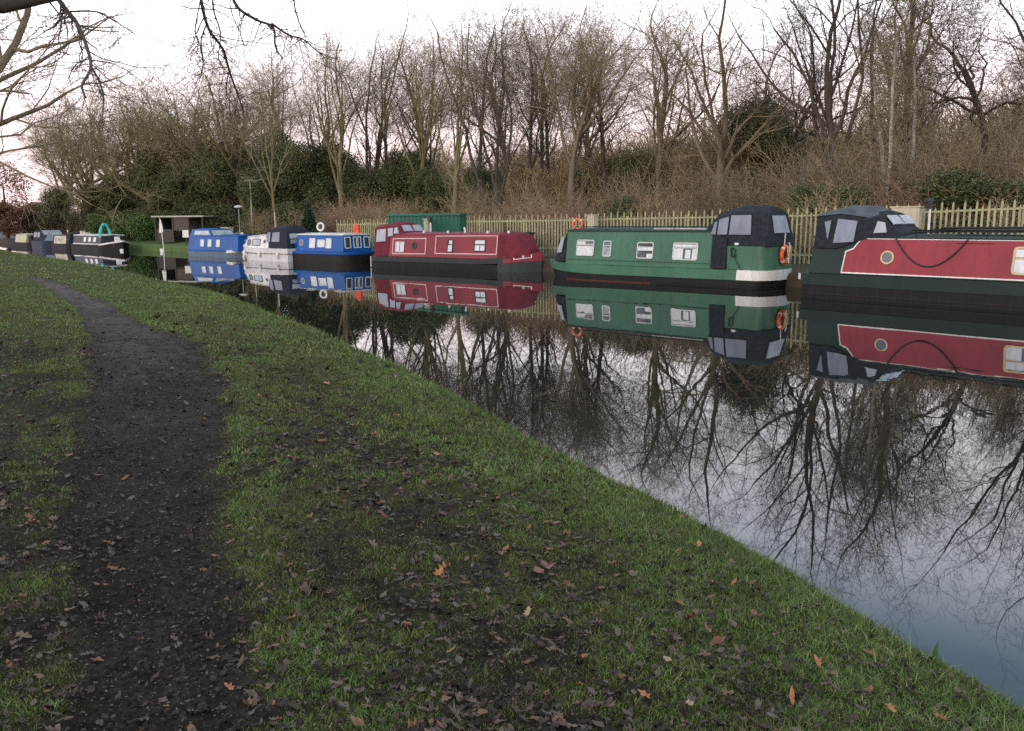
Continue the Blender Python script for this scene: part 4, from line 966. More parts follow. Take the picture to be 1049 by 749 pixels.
for y0, y1 in ((.42, 1.0), (1.08, 1.66)):
    b.patch([(1.835, y0 + .02, 2.10), (2.035, y0, 1.885), (2.035, y1, 1.885), (1.835, y1 - .02, 2.10)], (.022, 0, .022), G_clear2, 'canopy_window', cnp)
b.patch([(1.62, .262, 1.68), (1.95, .268, 1.70), (1.88, .292, 1.94), (1.70, .292, 1.98)], (0, -.03, 0), G_clear2, 'canopy_window', cnp)
mb = MB()
for y in (.40, 1.68): mb.tube([(2.5, y, 1.75), (10.5, y, 1.75)], .02, 6); [mb.tube([(x, y, 1.6), (x, y, 1.75)], .013, 5) for x in (2.6, 4.2, 5.8, 7.4, 9, 10.4)]
mb.build('handrail', P_black, b.root, True)
mb = MB(); mb.tube([(2.4, .75, 1.70), (7.6, .95, 1.86)], .03, 6); mb.tube([(2.9, 1.1, 1.80), (9.0, 1.2, 1.84)], .03, 6); mb.build('boat_pole', T_black, b.root, True)
MB().box(3.4, 6.6, .75, 1.0, 1.70, 1.78).build('gangplank', P_dkgrey, b.root, bevel=.01)
MB().box(4.7, 5.7, 1.1, 1.5, 1.84, 1.90).build('roof_panel', P_slate, b.root, bevel=.02)
MB().tube([(-.30, .30, .44), (-.30, .30, .60)], .09, 10).build('fender', T_white, b.root, True)

# --- maroon narrowboat
b = Boat('narrowboat', 'maroon narrowboat with pink coachlines and a maroon canvas bow cover', 'narrowboat', 380, 274, -36, 0, 8.5, 2.06, ('stern', .3, .05), ('bow', 2.1, .06), .50, .26)
b.band('hull', P_black, -.3, .29); b.band('bow_plates', P_greygreen, -.3, lambda x: .292 + (b.zg(x) - b.zg0) * .55, .015, 6.75, 9)
b.band('gunwale', P_slate, lambda x: .294 + (b.zg(x) - b.zg0) * .55, lambda x: b.zg(x) - .0, .02, -1, 7.3); b.band('bow_gunwale', P_maroon, lambda x: .30 + (b.zg(x) - b.zg0) * .55, lambda x: b.zg(x) + .03, .022, 7.1, 9)
MB().box(-.02, .03, .0, .04, .02, .5).build('stern_post', T_trim, b.root)
b.cabin(P_maroon, 1.0, 7.0, .50, 1.46, .10, .24, P_maroon)
for x0, x1, z0, z1 in ((1.22, 3.12, .63, 1.27), (3.68, 6.9, .68, 1.40)): b.line([(x0, z0), (x1, z0 + .02), (x1, z1 + .03), (x0, z1)], T_pink, .018)
b.rect(1.39, 1.9, .70, 1.15, T_trim, G_white, .03, .04, curtains=[(0, .46, 0, 1), (.54, 1, 0, 1)]); b.port(2.5, 1.0, .14, P_greygreen, P_dkgrey, .04)
b.rect(4.34, 4.63, .74, 1.26, P_greygreen, G_white, .03, .04, bars=.4, curtains=[(0, 1, 0, .55), (.3, 1, .65, 1)]); b.rect(5.76, 6.33, .80, 1.28, P_greygreen, G_white, .03, .04, bars=.45, curtains=[(0, .46, 0, .5), (.54, 1, 0, .5), (0, 1, .62, .95)])
cnp = b.canopy(C_maroon, [(.08, [(.16, .50), (.20, 1.2), (.28, 1.74), (.5, 1.82), (b.B, 1.86)]), (1.0, [(.12, .52), (.17, 1.2), (.26, 1.84), (.55, 1.98), (b.B, 2.03)]), (1.02, [(.215, 1.42), (.225, 1.5), (.26, 1.84), (.55, 1.98), (b.B, 2.03)]), (1.44, [(.235, 1.44), (.24, 1.5), (.28, 1.80), (.55, 1.92), (b.B, 1.97)]), (1.72, [(.25, 1.44), (.26, 1.47), (.32, 1.50), (.6, 1.54), (b.B, 1.56)])])
def ms(x, z): return (x, np.interp(z, [.5, 1.2, 1.8], [.14, .185, .27]) - .012, z)
b.patch([ms(.22, 1.12), ms(.80, 1.16), ms(.78, 1.70), ms(.24, 1.66)], (0, -.022, 0), G_clear2, 'canopy_window', cnp)
b.patch([ms(.93, 1.36), ms(1.22, 1.40), ms(1.18, 1.74), ms(.90, 1.71)], (0, -.022, 0), G_clear2, 'canopy_window', cnp)
b.patch([(1.26, .225, 1.50), (1.56, .235, 1.50), (1.44, .275, 1.76), (1.28, .272, 1.76)], (0, -.03, 0), G_clear2, 'canopy_window', cnp)
for y0, y1 in ((.40, .98), (1.08, 1.64)): b.patch([(1.515, y0 + .02, 1.84), (1.70, y0, 1.58), (1.70, y1, 1.58), (1.515, y1 - .02, 1.84)], (.026, 0, .018), G_clear2, 'canopy_window', cnp)
b.canopy(C_maroon, [(6.96, [(.09, .52), (.22, 1.48), (.32, 1.53), (b.B, 1.60)]), (7.3, [(.14, .54), (.26, 1.47), (.4, 1.52), (b.B, 1.58)]), (7.62, [(.24, .58), (.34, 1.38), (.5, 1.46), (b.B, 1.50)]), (8.12, [(.62, .70), (.66, .84), (.75, .88), (b.B, .90)])], 'bow_cover')
mb = MB()
xs = [7.62, 7.95, 8.22]
def hp(x, z, o=.03): return (x, b.B - b.half(x, b.xl, b.xr) - o, z)
for a, c in ((xs[0], xs[1]), (xs[1], xs[2])):
    mb.slab([hp(a, b.zg(a) - .15), hp(c, b.zg(c) - .15), hp(c, b.zg(c) - .12), hp(a, b.zg(a) - .12)], (0, -.008, 0)); mb.slab([hp(a, b.zg(a) - .02), hp(c, b.zg(c) - .02), hp(c, b.zg(c) + .01), hp(a, b.zg(a) + .01)], (0, -.008, 0))
    for q in (a, c - .03): mb.slab([hp(q, b.zg(q) - .12, .034), hp(q + .03, b.zg(q) - .12, .034), hp(q + .03, b.zg(q) - .02, .034), hp(q, b.zg(q) - .02, .034)], (0, -.008, 0))
mb.build('bow_flash', T_white, b.root)['label'] = 'white outlined flash on the bow gunwale'
mb = MB()
for x in (2.75, 4.1, 6.2, 7.25): mb.tube([(x, .5, 1.5), (x, .5, 1.62)], .045, 8)
mb.build('mushroom_vent', T_white, b.root, True)
MB().tube([(4.85, .7, 1.5), (4.85, .7, 1.68), (4.80, .7, 1.74)], .04, 8).build('chimney', T_white, b.root, True)

# --- small blue cabin boat
b = Boat('cabin_boat', 'small bright blue cabin boat with white framed end windows', 'cabin boat', 292, 267.8, -38, -.05, 4.95, 2.1, ('stern', .4, .05), ('round', .7, .15), .55, .1)
b.hull(P_brown, P_blue, .42, .03)
b.cabin(P_blue, .82, 4.42, .55, 1.36, .10, .2, P_white, .05, -.06)
b.port(1.22, .97, .16, T_trim, G_dark, .03)
b.rect(1.86, 2.30, .72, 1.20, T_white, G_white, .035, .03); b.rect(2.46, 3.04, .76, 1.14, T_trim, G_white, .03, .03); b.rect(3.12, 3.54, .72, 1.20, T_white, G_white, .035, .03)
def endface(y0, y1, z0, z1):
    x = lambda z: 4.42 - .06 * (z - .55) / .81 + .004
    o = [(x(z), y, z) for y, z in ((y0, z0), (y1, z0), (y1, z1), (y0, z1))]; f = .045
    i = [(x(z), y, z) for y, z in ((y0 + f, z0 + f), (y1 - f, z0 + f), (y1 - f, z1 - f), (y0 + f, z1 - f))]
    wo = MB().ring(o, i, (.022, 0, 0)).build('window', T_white, b.root); MB().slab([(p[0] + .002, p[1], p[2]) for p in i], (.008, 0, 0)).build('pane', G_dark, wo)
for y0, y1, z0 in ((.24, .62, .72), (.80, 1.03, .72), (1.07, 1.30, .72), (1.48, 1.86, .72)): endface(y0, y1, z0, 1.28)
MB().box(.1, .75, .25, 1.8, .55, .95).build('engine_box', P_blue, b.root, bevel=.05)
lb = lifebuoy(w(b, 1.3, 1.35, 1.75), 0, 'white lifebuoy standing on the roof of the small blue cabin boat', T_white, scale=.66); lb.rotation_euler = (R(84), 0, R(-20))
lj = thing('life_jacket', 'orange-red life jacket propped upright on the blue cabin roof', 'life jacket', w(b, 4.1, 1.3, 1.44), R(-38))
MB().loft([[(-.2, -.05, 0), (.2, -.05, 0), (.2, .05, 0), (-.2, .05, 0)], [(-.22, -.07, .25), (.22, -.07, .25), (.22, .07, .25), (-.22, .07, .25)], [(-.15, -.05, .40), (.15, -.05, .40), (.15, .05, .40), (-.15, .05, .40)]]).build('body', pmat('red-orange nylon', (.62, .07, .025), .7, .15, 6), lj, True)
MB().tube([(-.1, 0, .38), (0, 0, .47), (.1, 0, .38)], .04, 8).build('collar', T_orange, lj, True)

# --- white cruiser
b = Boat('cabin_cruiser', 'small white cabin cruiser with a dark canvas canopy aft', 'cabin cruiser', 242, 266.2, -40, -.62, 4.5, 2.0, ('bow', 2.2, .3), ('stern', .3, .0), .66, .16)
b.hull(P_grp, P_grp, .40, .03)
b.band('rubbing_strake', P_slate, .385, .41, .035)
b.cabin(P_grp, .45, 2.75, .66, 1.22, .18, .30, P_grp, .35, 0, .08, z1=1.34)
b.zt = 1.28
b.rect(.85, 1.12, .78, 1.10, P_slate, G_dark, .025, .05); b.rect(1.28, 2.02, .78, 1.14, P_slate, G_clear2, .03, .06); b.port(2.4, 1.0, .09, P_slate, G_dark, .025)
cnp = b.canopy(C_navy, [(2.45, [(.24, .72), (.28, 1.2), (.34, 1.52), (.55, 1.60), (b.B, 1.64)]), (3.2, [(.18, .68), (.22, 1.2), (.30, 1.70), (.55, 1.80), (b.B, 1.84)]), (4.0, [(.18, .68), (.22, 1.2), (.30, 1.66), (.55, 1.78), (b.B, 1.82)]), (4.42, [(.20, .70), (.26, 1.2, -.08), (.36, 1.55, -.22), (.6, 1.62, -.24), (b.B, 1.66, -.26)])])
for x0, x1 in ((2.62, 2.98), (3.08, 3.78)): b.patch([(x0, .22 - .005, 1.0), (x1, .20 - .005, 1.0), (x1 - .03, .27, 1.5), (x0 + .04, .29, 1.46)], (0, -.035, 0), G_clear, 'canopy_window', cnp)
for z0, z1 in ((.92, 1.12), (1.17, 1.42)):
    fx = lambda z: 4.42 - np.interp(z, [.7, 1.2, 1.55], [0, .08, .22]) + .01
    for y0, y1 in ((.42, 1.55),): b.patch([(fx(z0), y0, z0), (fx(z0), y1, z0), (fx(z1), y1 - .05, z1), (fx(z1), y0 + .05, z1)], (.025, 0, 0), G_clear2, 'canopy_window', cnp)
for x in (.9, 2.3, 3.9): MB().tube([(x, -.06, .18), (x, -.06, .25), (x, -.06, .48), (x, -.06, .55)], [.03, .07, .07, .03], 8).build('fender', T_white, b.root, True)
mb = MB(); mb.tube([(-.3, 1.0, .82), (-.25, .75, 1.0), (.5, .32, 1.05), (.9, .24, 1.02)], .014, 6); mb.tube([(-.3, 1.0, .82), (-.25, 1.25, 1.0), (.5, 1.68, 1.05), (.9, 1.76, 1.02)], .014, 6); mb.build('pulpit_rail', T_trim, b.root, True)
MB().tube([(2.3, 1.0, 1.3), (2.3, 1.0, 2.5)], .018, 6).build('mast', T_trim, b.root, True)

# --- bright blue boat with wheelhouse
b = Boat('narrowboat', 'bright blue boat with a small wheelhouse and chalky grey-blue hull', 'narrowboat', 189, 261.9, -40, -.05, 5.9, 2.0, ('round', .6, .1), ('bow', 1.3, .12), .36, .14)
b.hull(P_hullblue, P_blue, .30, .02)
b.cabin(P_blue, .3, 5.7, .36, 1.20, .10, .2, P_blue, .05, -.05)
for x in (1.68, 2.5, 3.42): b.rect(x, x + .42, .58, 1.0, T_trim, G_white, .03, .04, bars=.45)
c2 = MB().loft([[(.5, .16, 1.18), (.6, .26, 1.58), (.6, 1.0, 1.66), (.6, 1.74, 1.58), (.5, 1.84, 1.18)], [(2.95, .16, 1.18), (2.55, .28, 1.58), (2.55, 1.0, 1.66), (2.55, 1.72, 1.58), (2.95, 1.84, 1.18)]]).build('wheelhouse', P_blue, b.root, bevel=.02)
b.patch([(.95, .20, 1.28), (2.72, .20, 1.28), (2.48, .255, 1.50), (1.05, .25, 1.50)], (0, -.02, 0), G_pane, 'windscreen', c2)
b.patch([(2.90, .3, 1.25), (2.90, 1.7, 1.25), (2.62, 1.62, 1.52), (2.62, .38, 1.52)], (.03, 0, .01), G_pane, 'windscreen', c2)
b.band('bow_flash', T_white, lambda x: b.zg(x) - .14, lambda x: b.zg(x) + .01, .035, 4.6, 5.75)
for x, z in ((5.6, .35), (5.8, .3), (5.7, .02)): MB().tube([(x, .5, z - .14), (x, .5, z - .06), (x, .5, z + .06), (x, .5, z + .14)], [.04, .1, .1, .04], 8).build('fender', T_white, b.root, True)

# --- far boats
b = Boat('narrowboat', 'black narrowboat with white stripes and a turquoise hoop at its bow', 'narrowboat', 120, 258, -43, -8.8, -1.35, 2.06, ('stern', .4, .05), ('bow', 1.9, .1), .42, .32)
b.hull(P_black, P_black, .3, .02)
b.cabin(P_dkgrey, -8.2, -3.0, .42, 1.08, .10, .22, T_white)
b.line([(-8.2, .46), (-3.05, .46)], T_white, .03, closed=False)
for x in (-6.2, -5.3, -4.4): b.rect(x, x + .5, .62, .96, T_trim, G_white, .03, .05)
b.band('bow_flash', T_white, lambda x: b.zg(x) - .10, lambda x: b.zg(x) + .015, .03, -3.2, 1)
b.canopy(C_black, [(-3.0, [(.12, .44), (.24, 1.08), (.34, 1.12), (b.B, 1.18)]), (-2.75, [(.3, .46), (.5, .75), (.6, .78), (b.B, .8)])], 'cratch_cover')
MB().tube([(-3.15, .18 + .36 - .36 * math.cos(a), .95 + .95 * math.sin(a)) for a in np.linspace(0, math.pi, 13)], .10, 8).build('hoop', T_turq, b.root, True)['label'] = 'turquoise hoop cover'
mb = MB(); mb.box(-2.35, -2.25, .85, 1.2, .5, 1.0); mb.tube([(-2.3, 1.0, 1.0), (-1.6, 1.0, .72)], .02, 5); mb.build('bow_board', T_white, b.root)
mb = MB(); mb.box(-8.0, -7.7, .6, .9, 1.15, 1.4); mb.box(-7.4, -6.6, .5, .85, 1.15, 1.28); mb.build('roof_boxes', P_cream, b.root, bevel=.03)
MB().tube([(-4.6, 1.0, 1.1), (-4.6, 1.0, 1.75)], .05, 8).build('chimney', P_dkgrey, b.root, True)
b = Boat('narrowboat', 'cream-sided narrowboat with a navy end cover, behind the black one', 'narrowboat', 120, 258, -43, -12.8, -8.95, 2.06, ('stern', .3, .05), ('stern', .4, .05), .40, .1)
b.hull(P_black, P_black, .25, .02); b.cabin(P_cream, -12.2, -9.7, .40, 1.02, .10, .22, P_dkgrey)
for x in (-11.9, -11.3, -10.7): b.rect(x, x + .35, .58, .9, T_trim, G_dark, .03, .04)
b.canopy(C_navy, [(-9.75, [(.12, .42), (.24, 1.2), (.34, 1.28), (b.B, 1.34)]), (-9.1, [(.16, .42), (.28, 1.15), (.4, 1.2), (b.B, 1.25)])], 'end_cover')
MB().tube([(-11.5, 1.0, 1.05), (-11.5, 1.0, 1.45)], .06, 8).build('chimney', T_cream, b.root, True)
b = Boat('cabin_cruiser', 'navy cruiser with canvas canopy and pale windscreen among the furthest boats', 'cabin cruiser', 120, 258, -43, -17.3, -13.0, 2.06, ('stern', .3, .05), ('bow', 1.6, .3), .55, .1)
b.hull(P_navy, P_navy, .3, .02)
cnp = b.canopy(C_navy, [(-17.0, [(.14, .56), (.22, 1.1), (.32, 1.35), (b.B, 1.42)]), (-15.4, [(.14, .56), (.22, 1.1), (.32, 1.42), (b.B, 1.5)]), (-14.6, [(.2, .56), (.3, .9), (.42, .95), (b.B, 1.0)])])
for x0, x1 in ((-16.7, -16.1), (-15.9, -15.4)): b.patch([(x0, .18, .85), (x1, .18, .85), (x1, .25, 1.25), (x0, .25, 1.25)], (0, -.03, 0), G_clear, 'canopy_window', cnp)
b.patch([(-15.2, .3, 1.38), (-14.62, .34, 1.02), (-14.62, 1.7, 1.02), (-15.2, 1.7, 1.38)], (.02, 0, .03), G_clear2, 'windscreen', cnp)
b.patch([(-14.3, .1, .60), (-13.3, .45, .60), (-13.5, .6, 1.05), (-14.0, .4, 1.15)], (0, .05, 0), P_hullblue, 'side_cover', b.root)
b = Boat('narrowboat', 'cream and black narrowboat furthest away at the left edge', 'narrowboat', 120, 258, -43, -22.5, -17.6, 2.06, ('stern', .3, .05), ('stern', .4, .05), .38, .1)
b.hull(P_black, P_black, .25, .02); b.cabin(P_cream, -21.3, -18.6, .38, 1.02, .10, .22, P_cream)
MB().box(-18.5, -17.8, .3, 1.7, .4, .95).build('cockpit', P_black, b.root, bevel=.03)

# ------------------------------------------------------------------ palisade fence, in bays between posts
FM = pmat('lichened palisade steel', (.40, .40, .235), .75, .3, 2.2, .2, 20, .3, dirt=(.22, .20, .12), dirt_amt=.6)
h0 = R(-43); u0 = Vector((math.cos(h0), math.sin(h0), 0)); n0 = Vector((-u0.y, u0.x, 0)); A0 = at(563, 285.4) + n0 * 5.0
S0, S1 = -19.6, 19.0
def ftop(s_): return float(np.interp(s_, [-19, -11.2, -4.4, .55, 7.2, 10.6, 13.4, 20], [2.13, 2.26, 2.30, 2.37, 2.43, 2.50, 2.59, 2.72]))
def fbase(s_): p = A0 + u0 * s_; return far_ground(p.x, p.y)
ft = thing('palisade_fence', 'pale green steel palisade fence of pointed uprights behind the moored boats', 'fence', A0, h0)
nb = 14; bw = (S1 - S0) / nb; gf = random.Random(3)
for i in range(nb):
    a, c = S0 + i * bw, S0 + (i + 1) * bw; mb = MB(); k = int(bw / .155); kk = 0
    for j in range(k):
        if gf.random() < .012: continue
        x = a + (j + .5) * bw / k; tall = (j + i) % 2 == 0; zt = ftop(x) - (0 if tall else .17) + gf.uniform(-.015, .015); zb = fbase(x) - .05; l = gf.gauss(0, .008); hw = .031
        V = [(x - hw, -.012, zb), (x, .008, zb), (x + hw, -.012, zb), (x - hw + l, -.012, zt - .09), (x + l, .008, zt - .07), (x + hw + l, -.012, zt - .09), (x + l, -.004, zt)]
        V += [(p[0], p[1] + .006, p[2]) for p in V]
        f = [(0, 1, 4, 3), (1, 2, 5, 4), (3, 4, 6), (4, 5, 6), (8, 7, 10, 11), (9, 8, 11, 12), (11, 10, 13), (12, 11, 13), (0, 3, 10, 7), (2, 9, 12, 5), (3, 6, 13, 10), (6, 5, 12, 13)]
        mb.add(V, f)
    mb.build('pale_panel', FM, ft)
    for dz in (.30, None):
        za, zc = (ftop(a) - dz, ftop(c) - dz) if dz else (fbase(a) + .3, fbase(c) + .3)
        MB().slab([(a, .012, za - .03), (c, .012, zc - .03), (c, .012, zc + .03), (a, .012, za + .03)], (0, .04, 0)).build('rail', FM, ft)
    MB().box(a - .04, a + .04, .055, .13, fbase(a) - .2, ftop(a) - .2).build('post', FM, ft)
ft.location = (A0.x, A0.y, 0)

# ------------------------------------------------------------------ things on the far bank
def ground_at(px, D): p = atd(px, HY, D); return Vector((p.x, p.y, far_ground(p.x, p.y)))
def fence_pt(px, off):
    """point on the line parallel to the fence, off metres nearer the water"""
    d = ray(px, HY); A = A0 - n0 * off; den = d[0] * u0.y - d[1] * u0.x; t = (A.x * u0.y - A.y * u0.x) / den
    return Vector((t * d[0], t * d[1], far_ground(t * d[0], t * d[1])))
# green hoarding
pa, pb = fence_pt(397, .45), fence_pt(471, .45); Lh = (pb - pa).length; hh = 2.35
P_hoard = pmat('bottle green sheet steel', (.012, .115, .068), .5, .2, 1.5, .1, 4, .4, dirt=(.02, .07, .045), dirt_amt=.5)
hb = thing('storage_container', 'dark green ribbed storage container against the fence behind the maroon boat', 'container', (pa.x, pa.y, .5), h0)
mb = MB(); n = int(Lh / .28); prof = []
for i in range(n):
    x = i * Lh / n; q = Lh / n
    prof += [(x, 0), (x + q * .35, 0), (x + q * .5, .05), (x + q * .85, .05)]
prof.append((Lh, 0))
mb.loft([[(x, y, .08) for x, y in prof] + [(Lh, .42, .08), (0, .42, .08)], [(x, y, hh - .6) for x, y in prof] + [(Lh, .42, hh - .6), (0, .42, hh - .6)]]); mb.build('wall', P_hoard, hb)
MB().box(-.04, Lh + .04, -.04, .46, hh - .6, hh - .48).build('roof', P_hoard, hb, bevel=.02); MB().box(-.03, Lh + .03, -.03, .45, 0, .08).build('base', P_hoard, hb)
def cabinet(px, D_off, w_, h_, z0, label, m=None, pole=None):
    p = fence_pt(px, D_off); t = thing('service_cabinet', label, 'service cabinet', p, h0)
    MB().box(-w_ / 2, w_ / 2, -.14, .14, z0, z0 + h_).build('body', m or P_cream, t, bevel=.015)
    MB().box(-w_ / 2 - .03, w_ / 2 + .03, -.17, .17, z0 + h_, z0 + h_ + .04).build('lid', m or P_cream, t)
    MB().box(-w_ / 2 + .06, w_ / 2 - .06, -.155, -.142, z0 + .06, z0 + h_ - .06).build('door', m or P_cream, t)
    MB().box(-.05, .05, -.05, .05, -.1, z0).build('leg', T_steel, t)
    return t
cabinet(438, .9, .26, .62, 1.02, 'slim cream service box in front of the dark green container', P_cream)
cabinet(607, .6, .34, .62, 1.12, 'pale cream service box on the fence above the bow windows of the green boat', P_cream)
cabinet(928, 1.0, .82, .62, 1.22, 'large cream service cabinet behind the roof of the red narrowboat', P_cream)
def bollard(px, off, h_, label, cap=T_black, post=T_white):
    p = fence_pt(px, off); t = thing('service_post', label, 'service post', p, h0)
    MB().tube([(0, 0, -.1), (0, 0, h_ - .3)], .035, 8).build('post', post, t, True)
    MB().loft([[(.09 * math.cos(a), .09 * math.sin(a), z) for a in np.linspace(0, 6.283, 8, endpoint=False)] for z in (h_ - .3, h_ - .08)]).build('lamp_housing', cap, t, True)
    MB().loft([[(r_ * math.cos(a), r_ * math.sin(a), z) for a in np.linspace(0, 6.283, 8, endpoint=False)] for z, r_ in ((h_ - .08, .10), (h_, .085))]).build('lamp_cap', P_slate if cap is T_black else T_white, t, True)
bollard(952, 1.0, 2.1, 'white service post with a black lamp head beside the large cream cabinet')
bollard(441, 1.1, 1.8, 'slim white service post with dark head in front of the green container')
# green locker between the two nearest boats
p = at(826, 300) + n0 * 3.6; t = thing('storage_locker', 'green steel locker on the bank between the green and red boats', 'locker', (p.x, p.y, .45), h0)
MB().box(-.45, .55, -.3, .3, 0, .75).build('body', P_green, t, bevel=.02); MB().box(-.47, .57, -.32, .32, .75, .80).build('lid', P_green, t); MB().box(-.38, .48, -.312, -.302, .12, .30).build('door', P_dkgreen, t)
p = fence_pt(535, 1.0); t = thing('storage_locker', 'low dark green locker against the fence behind the maroon bow cover', 'locker', p, h0)
MB().box(-.4, .4, -.3, .3, 0, 1.0).build('body', P_green_low, t, bevel=.02); MB().box(-.43, .43, -.34, .34, 1.0, 1.07).build('lid', P_dkgreen, t)
# flat-roofed shelter
g0 = ground_at(190, 65.5); t = thing('open_shelter', 'flat-roofed open wooden shelter on the far lawn behind the blue boat', 'shelter', (g0.x, g0.y, g0.z - .05), R(-12))
MB().box(-2.35, 2.35, -1.2, 1.4, 2.02, 2.14).build('roof', pmat('pale felt roof edge', (.42, .40, .37), .7, .15, 2), t, bevel=.02)
mb = MB()
for x in np.linspace(-2.1, 2.1, 15): mb.box(x - .13, x + .13, 1.1, 1.14, 0, 2.02)
mb.build('rear_wall', T_wood, t); MB().box(-2.1, -2.06, -.9, 1.1, 0, 1.95).build('side_wall', T_wood, t)
for x in (-2.15, -.55, .9, 2.15): MB().box(x - .05, x + .05, -1.05, -.95, 0, 2.02).build('post', T_wood, t)
MB().box(-2.1, -.6, -1.0, -.97, 0, 1.05).build('front_boarding', T_wood, t); MB().box(-.5, .85, -1.0, -.97, .95, 2.0).build('side_screen', pmat('faded brown boarding', (.085, .066, .052), .85, .25, 3), t)
p = ground_at(189, 59); o = thing('notice_board', 'white square notice board standing in front of the wooden shelter', 'notice board', p, R(-12))
MB().box(-.23, .23, -.02, .02, .55, 1.05).build('panel', T_white, o, bevel=.01); MB().box(-.03, .03, .021, .06, -.1, 1.0).build('post', T_wood, o)
p = ground_at(163, 59); o = thing('white_sign', 'small white sign on a thin post left of the shelter', 'sign', p, R(-20))
MB().box(-.13, .13, -.02, .02, .45, .95).build('panel', T_white, o, bevel=.01); MB().tube([(0, .03, -.1), (0, .03, 1.6)], .025, 6).build('post', T_wood, o)
p = ground_at(166, 58.5); t.scale = (.92,) * 3
o = thing('flagpole', 'leaning flagpole with a furled white flag beside the shelter', 'flagpole', p, R(-40))
MB().tube([(0, 0, -.2), (-.14, 0, 1.6), (-.32, 0, 3.05)], [.035, .03, .022], 7).build('pole', T_white, o, True)
mb = MB(); mb.loft([[(-.32 + .03, -.03, 2.98), (-.27, .03, 2.98), (-.31, .02, 2.98)], [(-.30, -.09, 2.5), (-.12, .05, 2.5), (-.26, .06, 2.5)], [(-.40, -.08, 2.05), (-.10, .06, 2.1), (-.24, .05, 2.06)]]); mb.build('flag', T_white, o, True)
p = ground_at(147, 59.5); o = thing('garden_table', 'small pale table on the lawn beside the clipped hedge', 'table', p, .3)
MB().box(-.3, .3, -.2, .2, .42, .46).build('tabletop', P_cream, o); [MB().box(x - .02, x + .02, -.02, .02, 0, .42).build('leg', T_wood, o) for x in (-.2, .2)]
# utility boxes right of shelter
for px, w_, h_, lb_ in ((232, .72, 1.15, 'tall cream service cupboard right of the wooden shelter'), (239, .34, .75, 'short cream service box beside the tall cream cupboard')):
    p = ground_at(px, 55.5); o = thing('service_cabinet', lb_, 'service cabinet', p, R(-35))
    MB().box(-w_ / 2, w_ / 2, -.2, .2, 0, h_).build('body', P_cream, o, bevel=.02); MB().box(-w_ / 2 - .03, w_ / 2 + .03, -.23, .23, h_, h_ + .05).build('lid', P_cream, o); MB().box(-w_ / 2 + .07, w_ / 2 - .07, -.215, -.202, .1, h_ - .1).build('door', P_cream, o)
p = ground_at(247, 52.5); o = thing('mooring_post', 'white topped post between the bright blue boat and the white cruiser', 'post', p)
MB().tube([(0, 0, -.2), (0, 0, 1.25)], .06, 8).build('post', P_cream, o, True); MB().tube([(0, 0, 1.25), (0, 0, 1.5)], .09, 8).build('cap', T_white, o, True)
p = ground_at(258, 62); o = thing('telegraph_pole', 'slim grey pole with a short crossarm rising behind the white cruiser', 'pole', p, .4)
zt = atd(258, 184, 62).z - p.z; MB().tube([(0, 0, -.3), (.03, 0, zt)], [.07, .05], 8).build('pole', T_steel, o, True); MB().box(-.35, .35, -.04, .04, zt - .12, zt - .04).build('crossarm', T_steel, o)
p = ground_at(245, 60); o = thing('lamp_post', 'short lamp post with a white disc lantern beside the shelter', 'lamp post', p)
zt = atd(245, 211, 60).z - p.z; MB().tube([(0, 0, -.2), (0, 0, zt)], .03, 7).build('post', T_steel, o, True); MB().loft([[(r_ * math.cos(a), r_ * math.sin(a), z) for a in np.linspace(0, 6.283, 12, endpoint=False)] for z, r_ in ((zt - .12, .28), (zt - .05, .32), (zt + .05, .10))]).build('lantern', T_white, o, True)
# long low grey wall beyond the far boats
pa, pb = atd(32, HY, 92), atd(92, HY, 86); dv = pb - pa; o = thing('boundary_wall', 'long low grey wall behind the furthest moored boats', 'wall', (pa.x, pa.y, .7), math.atan2(dv.y, dv.x))
MB().box(0, dv.length, 0, .3, -.3, 1.75).build('panel', pmat('grey render', (.20, .195, .19), .85, .15, 1.5), o, bevel=.02); MB().box(-.05, dv.length + .05, -.05, .35, 1.75, 1.85).build('coping', P_slate, o)
p = ground_at(44, 84); o = thing('lamp_post', 'white globe lamp on a post above the far grey wall', 'lamp post', p)
zt = atd(44, 219, 84).z - p.z; MB().tube([(0, 0, -.2), (0, 0, zt)], .04, 7).build('post', T_steel, o, True)
MB().loft([[(.2 * math.sin(q) * math.cos(a), .2 * math.sin(q) * math.sin(a), zt + .2 - .2 * math.cos(q)) for a in np.linspace(0, 6.283, 10, endpoint=False)] for q in (.3, .9, 1.57, 2.2, 2.85)]).build('globe', T_white, o, True)
p = ground_at(122, 61); o = thing('mooring_post', 'white mooring post just past the bow of the black narrowboat', 'post', p)
MB().tube([(0, 0, -.3), (0, 0, .75)], .05, 8).build('post', T_wood, o, True); MB().box(-.12, .12, -.06, .06, .45, .95).build('panel', T_white, o, bevel=.02)


# ------------------------------------------------------------------ sky, light, camera
wd = bpy.data.worlds.new('World'); SC.world = wd; wd.use_nodes = True
N, L = wd.node_tree.nodes, wd.node_tree.links
bg = N['Background']; outw = N['World Output']
SUN_EL, SUN_AZ = R(9), R(215)
sky = N.new('ShaderNodeTexSky'); sky.sky_type = 'NISHITA'; sky.sun_disc = False; sky.sun_elevation = SUN_EL; sky.sun_rotation = SUN_AZ; sky.dust_density = 3.0
L.new(sky.outputs['Color'], bg.inputs['Color']); bg.inputs['Strength'].default_value = .05
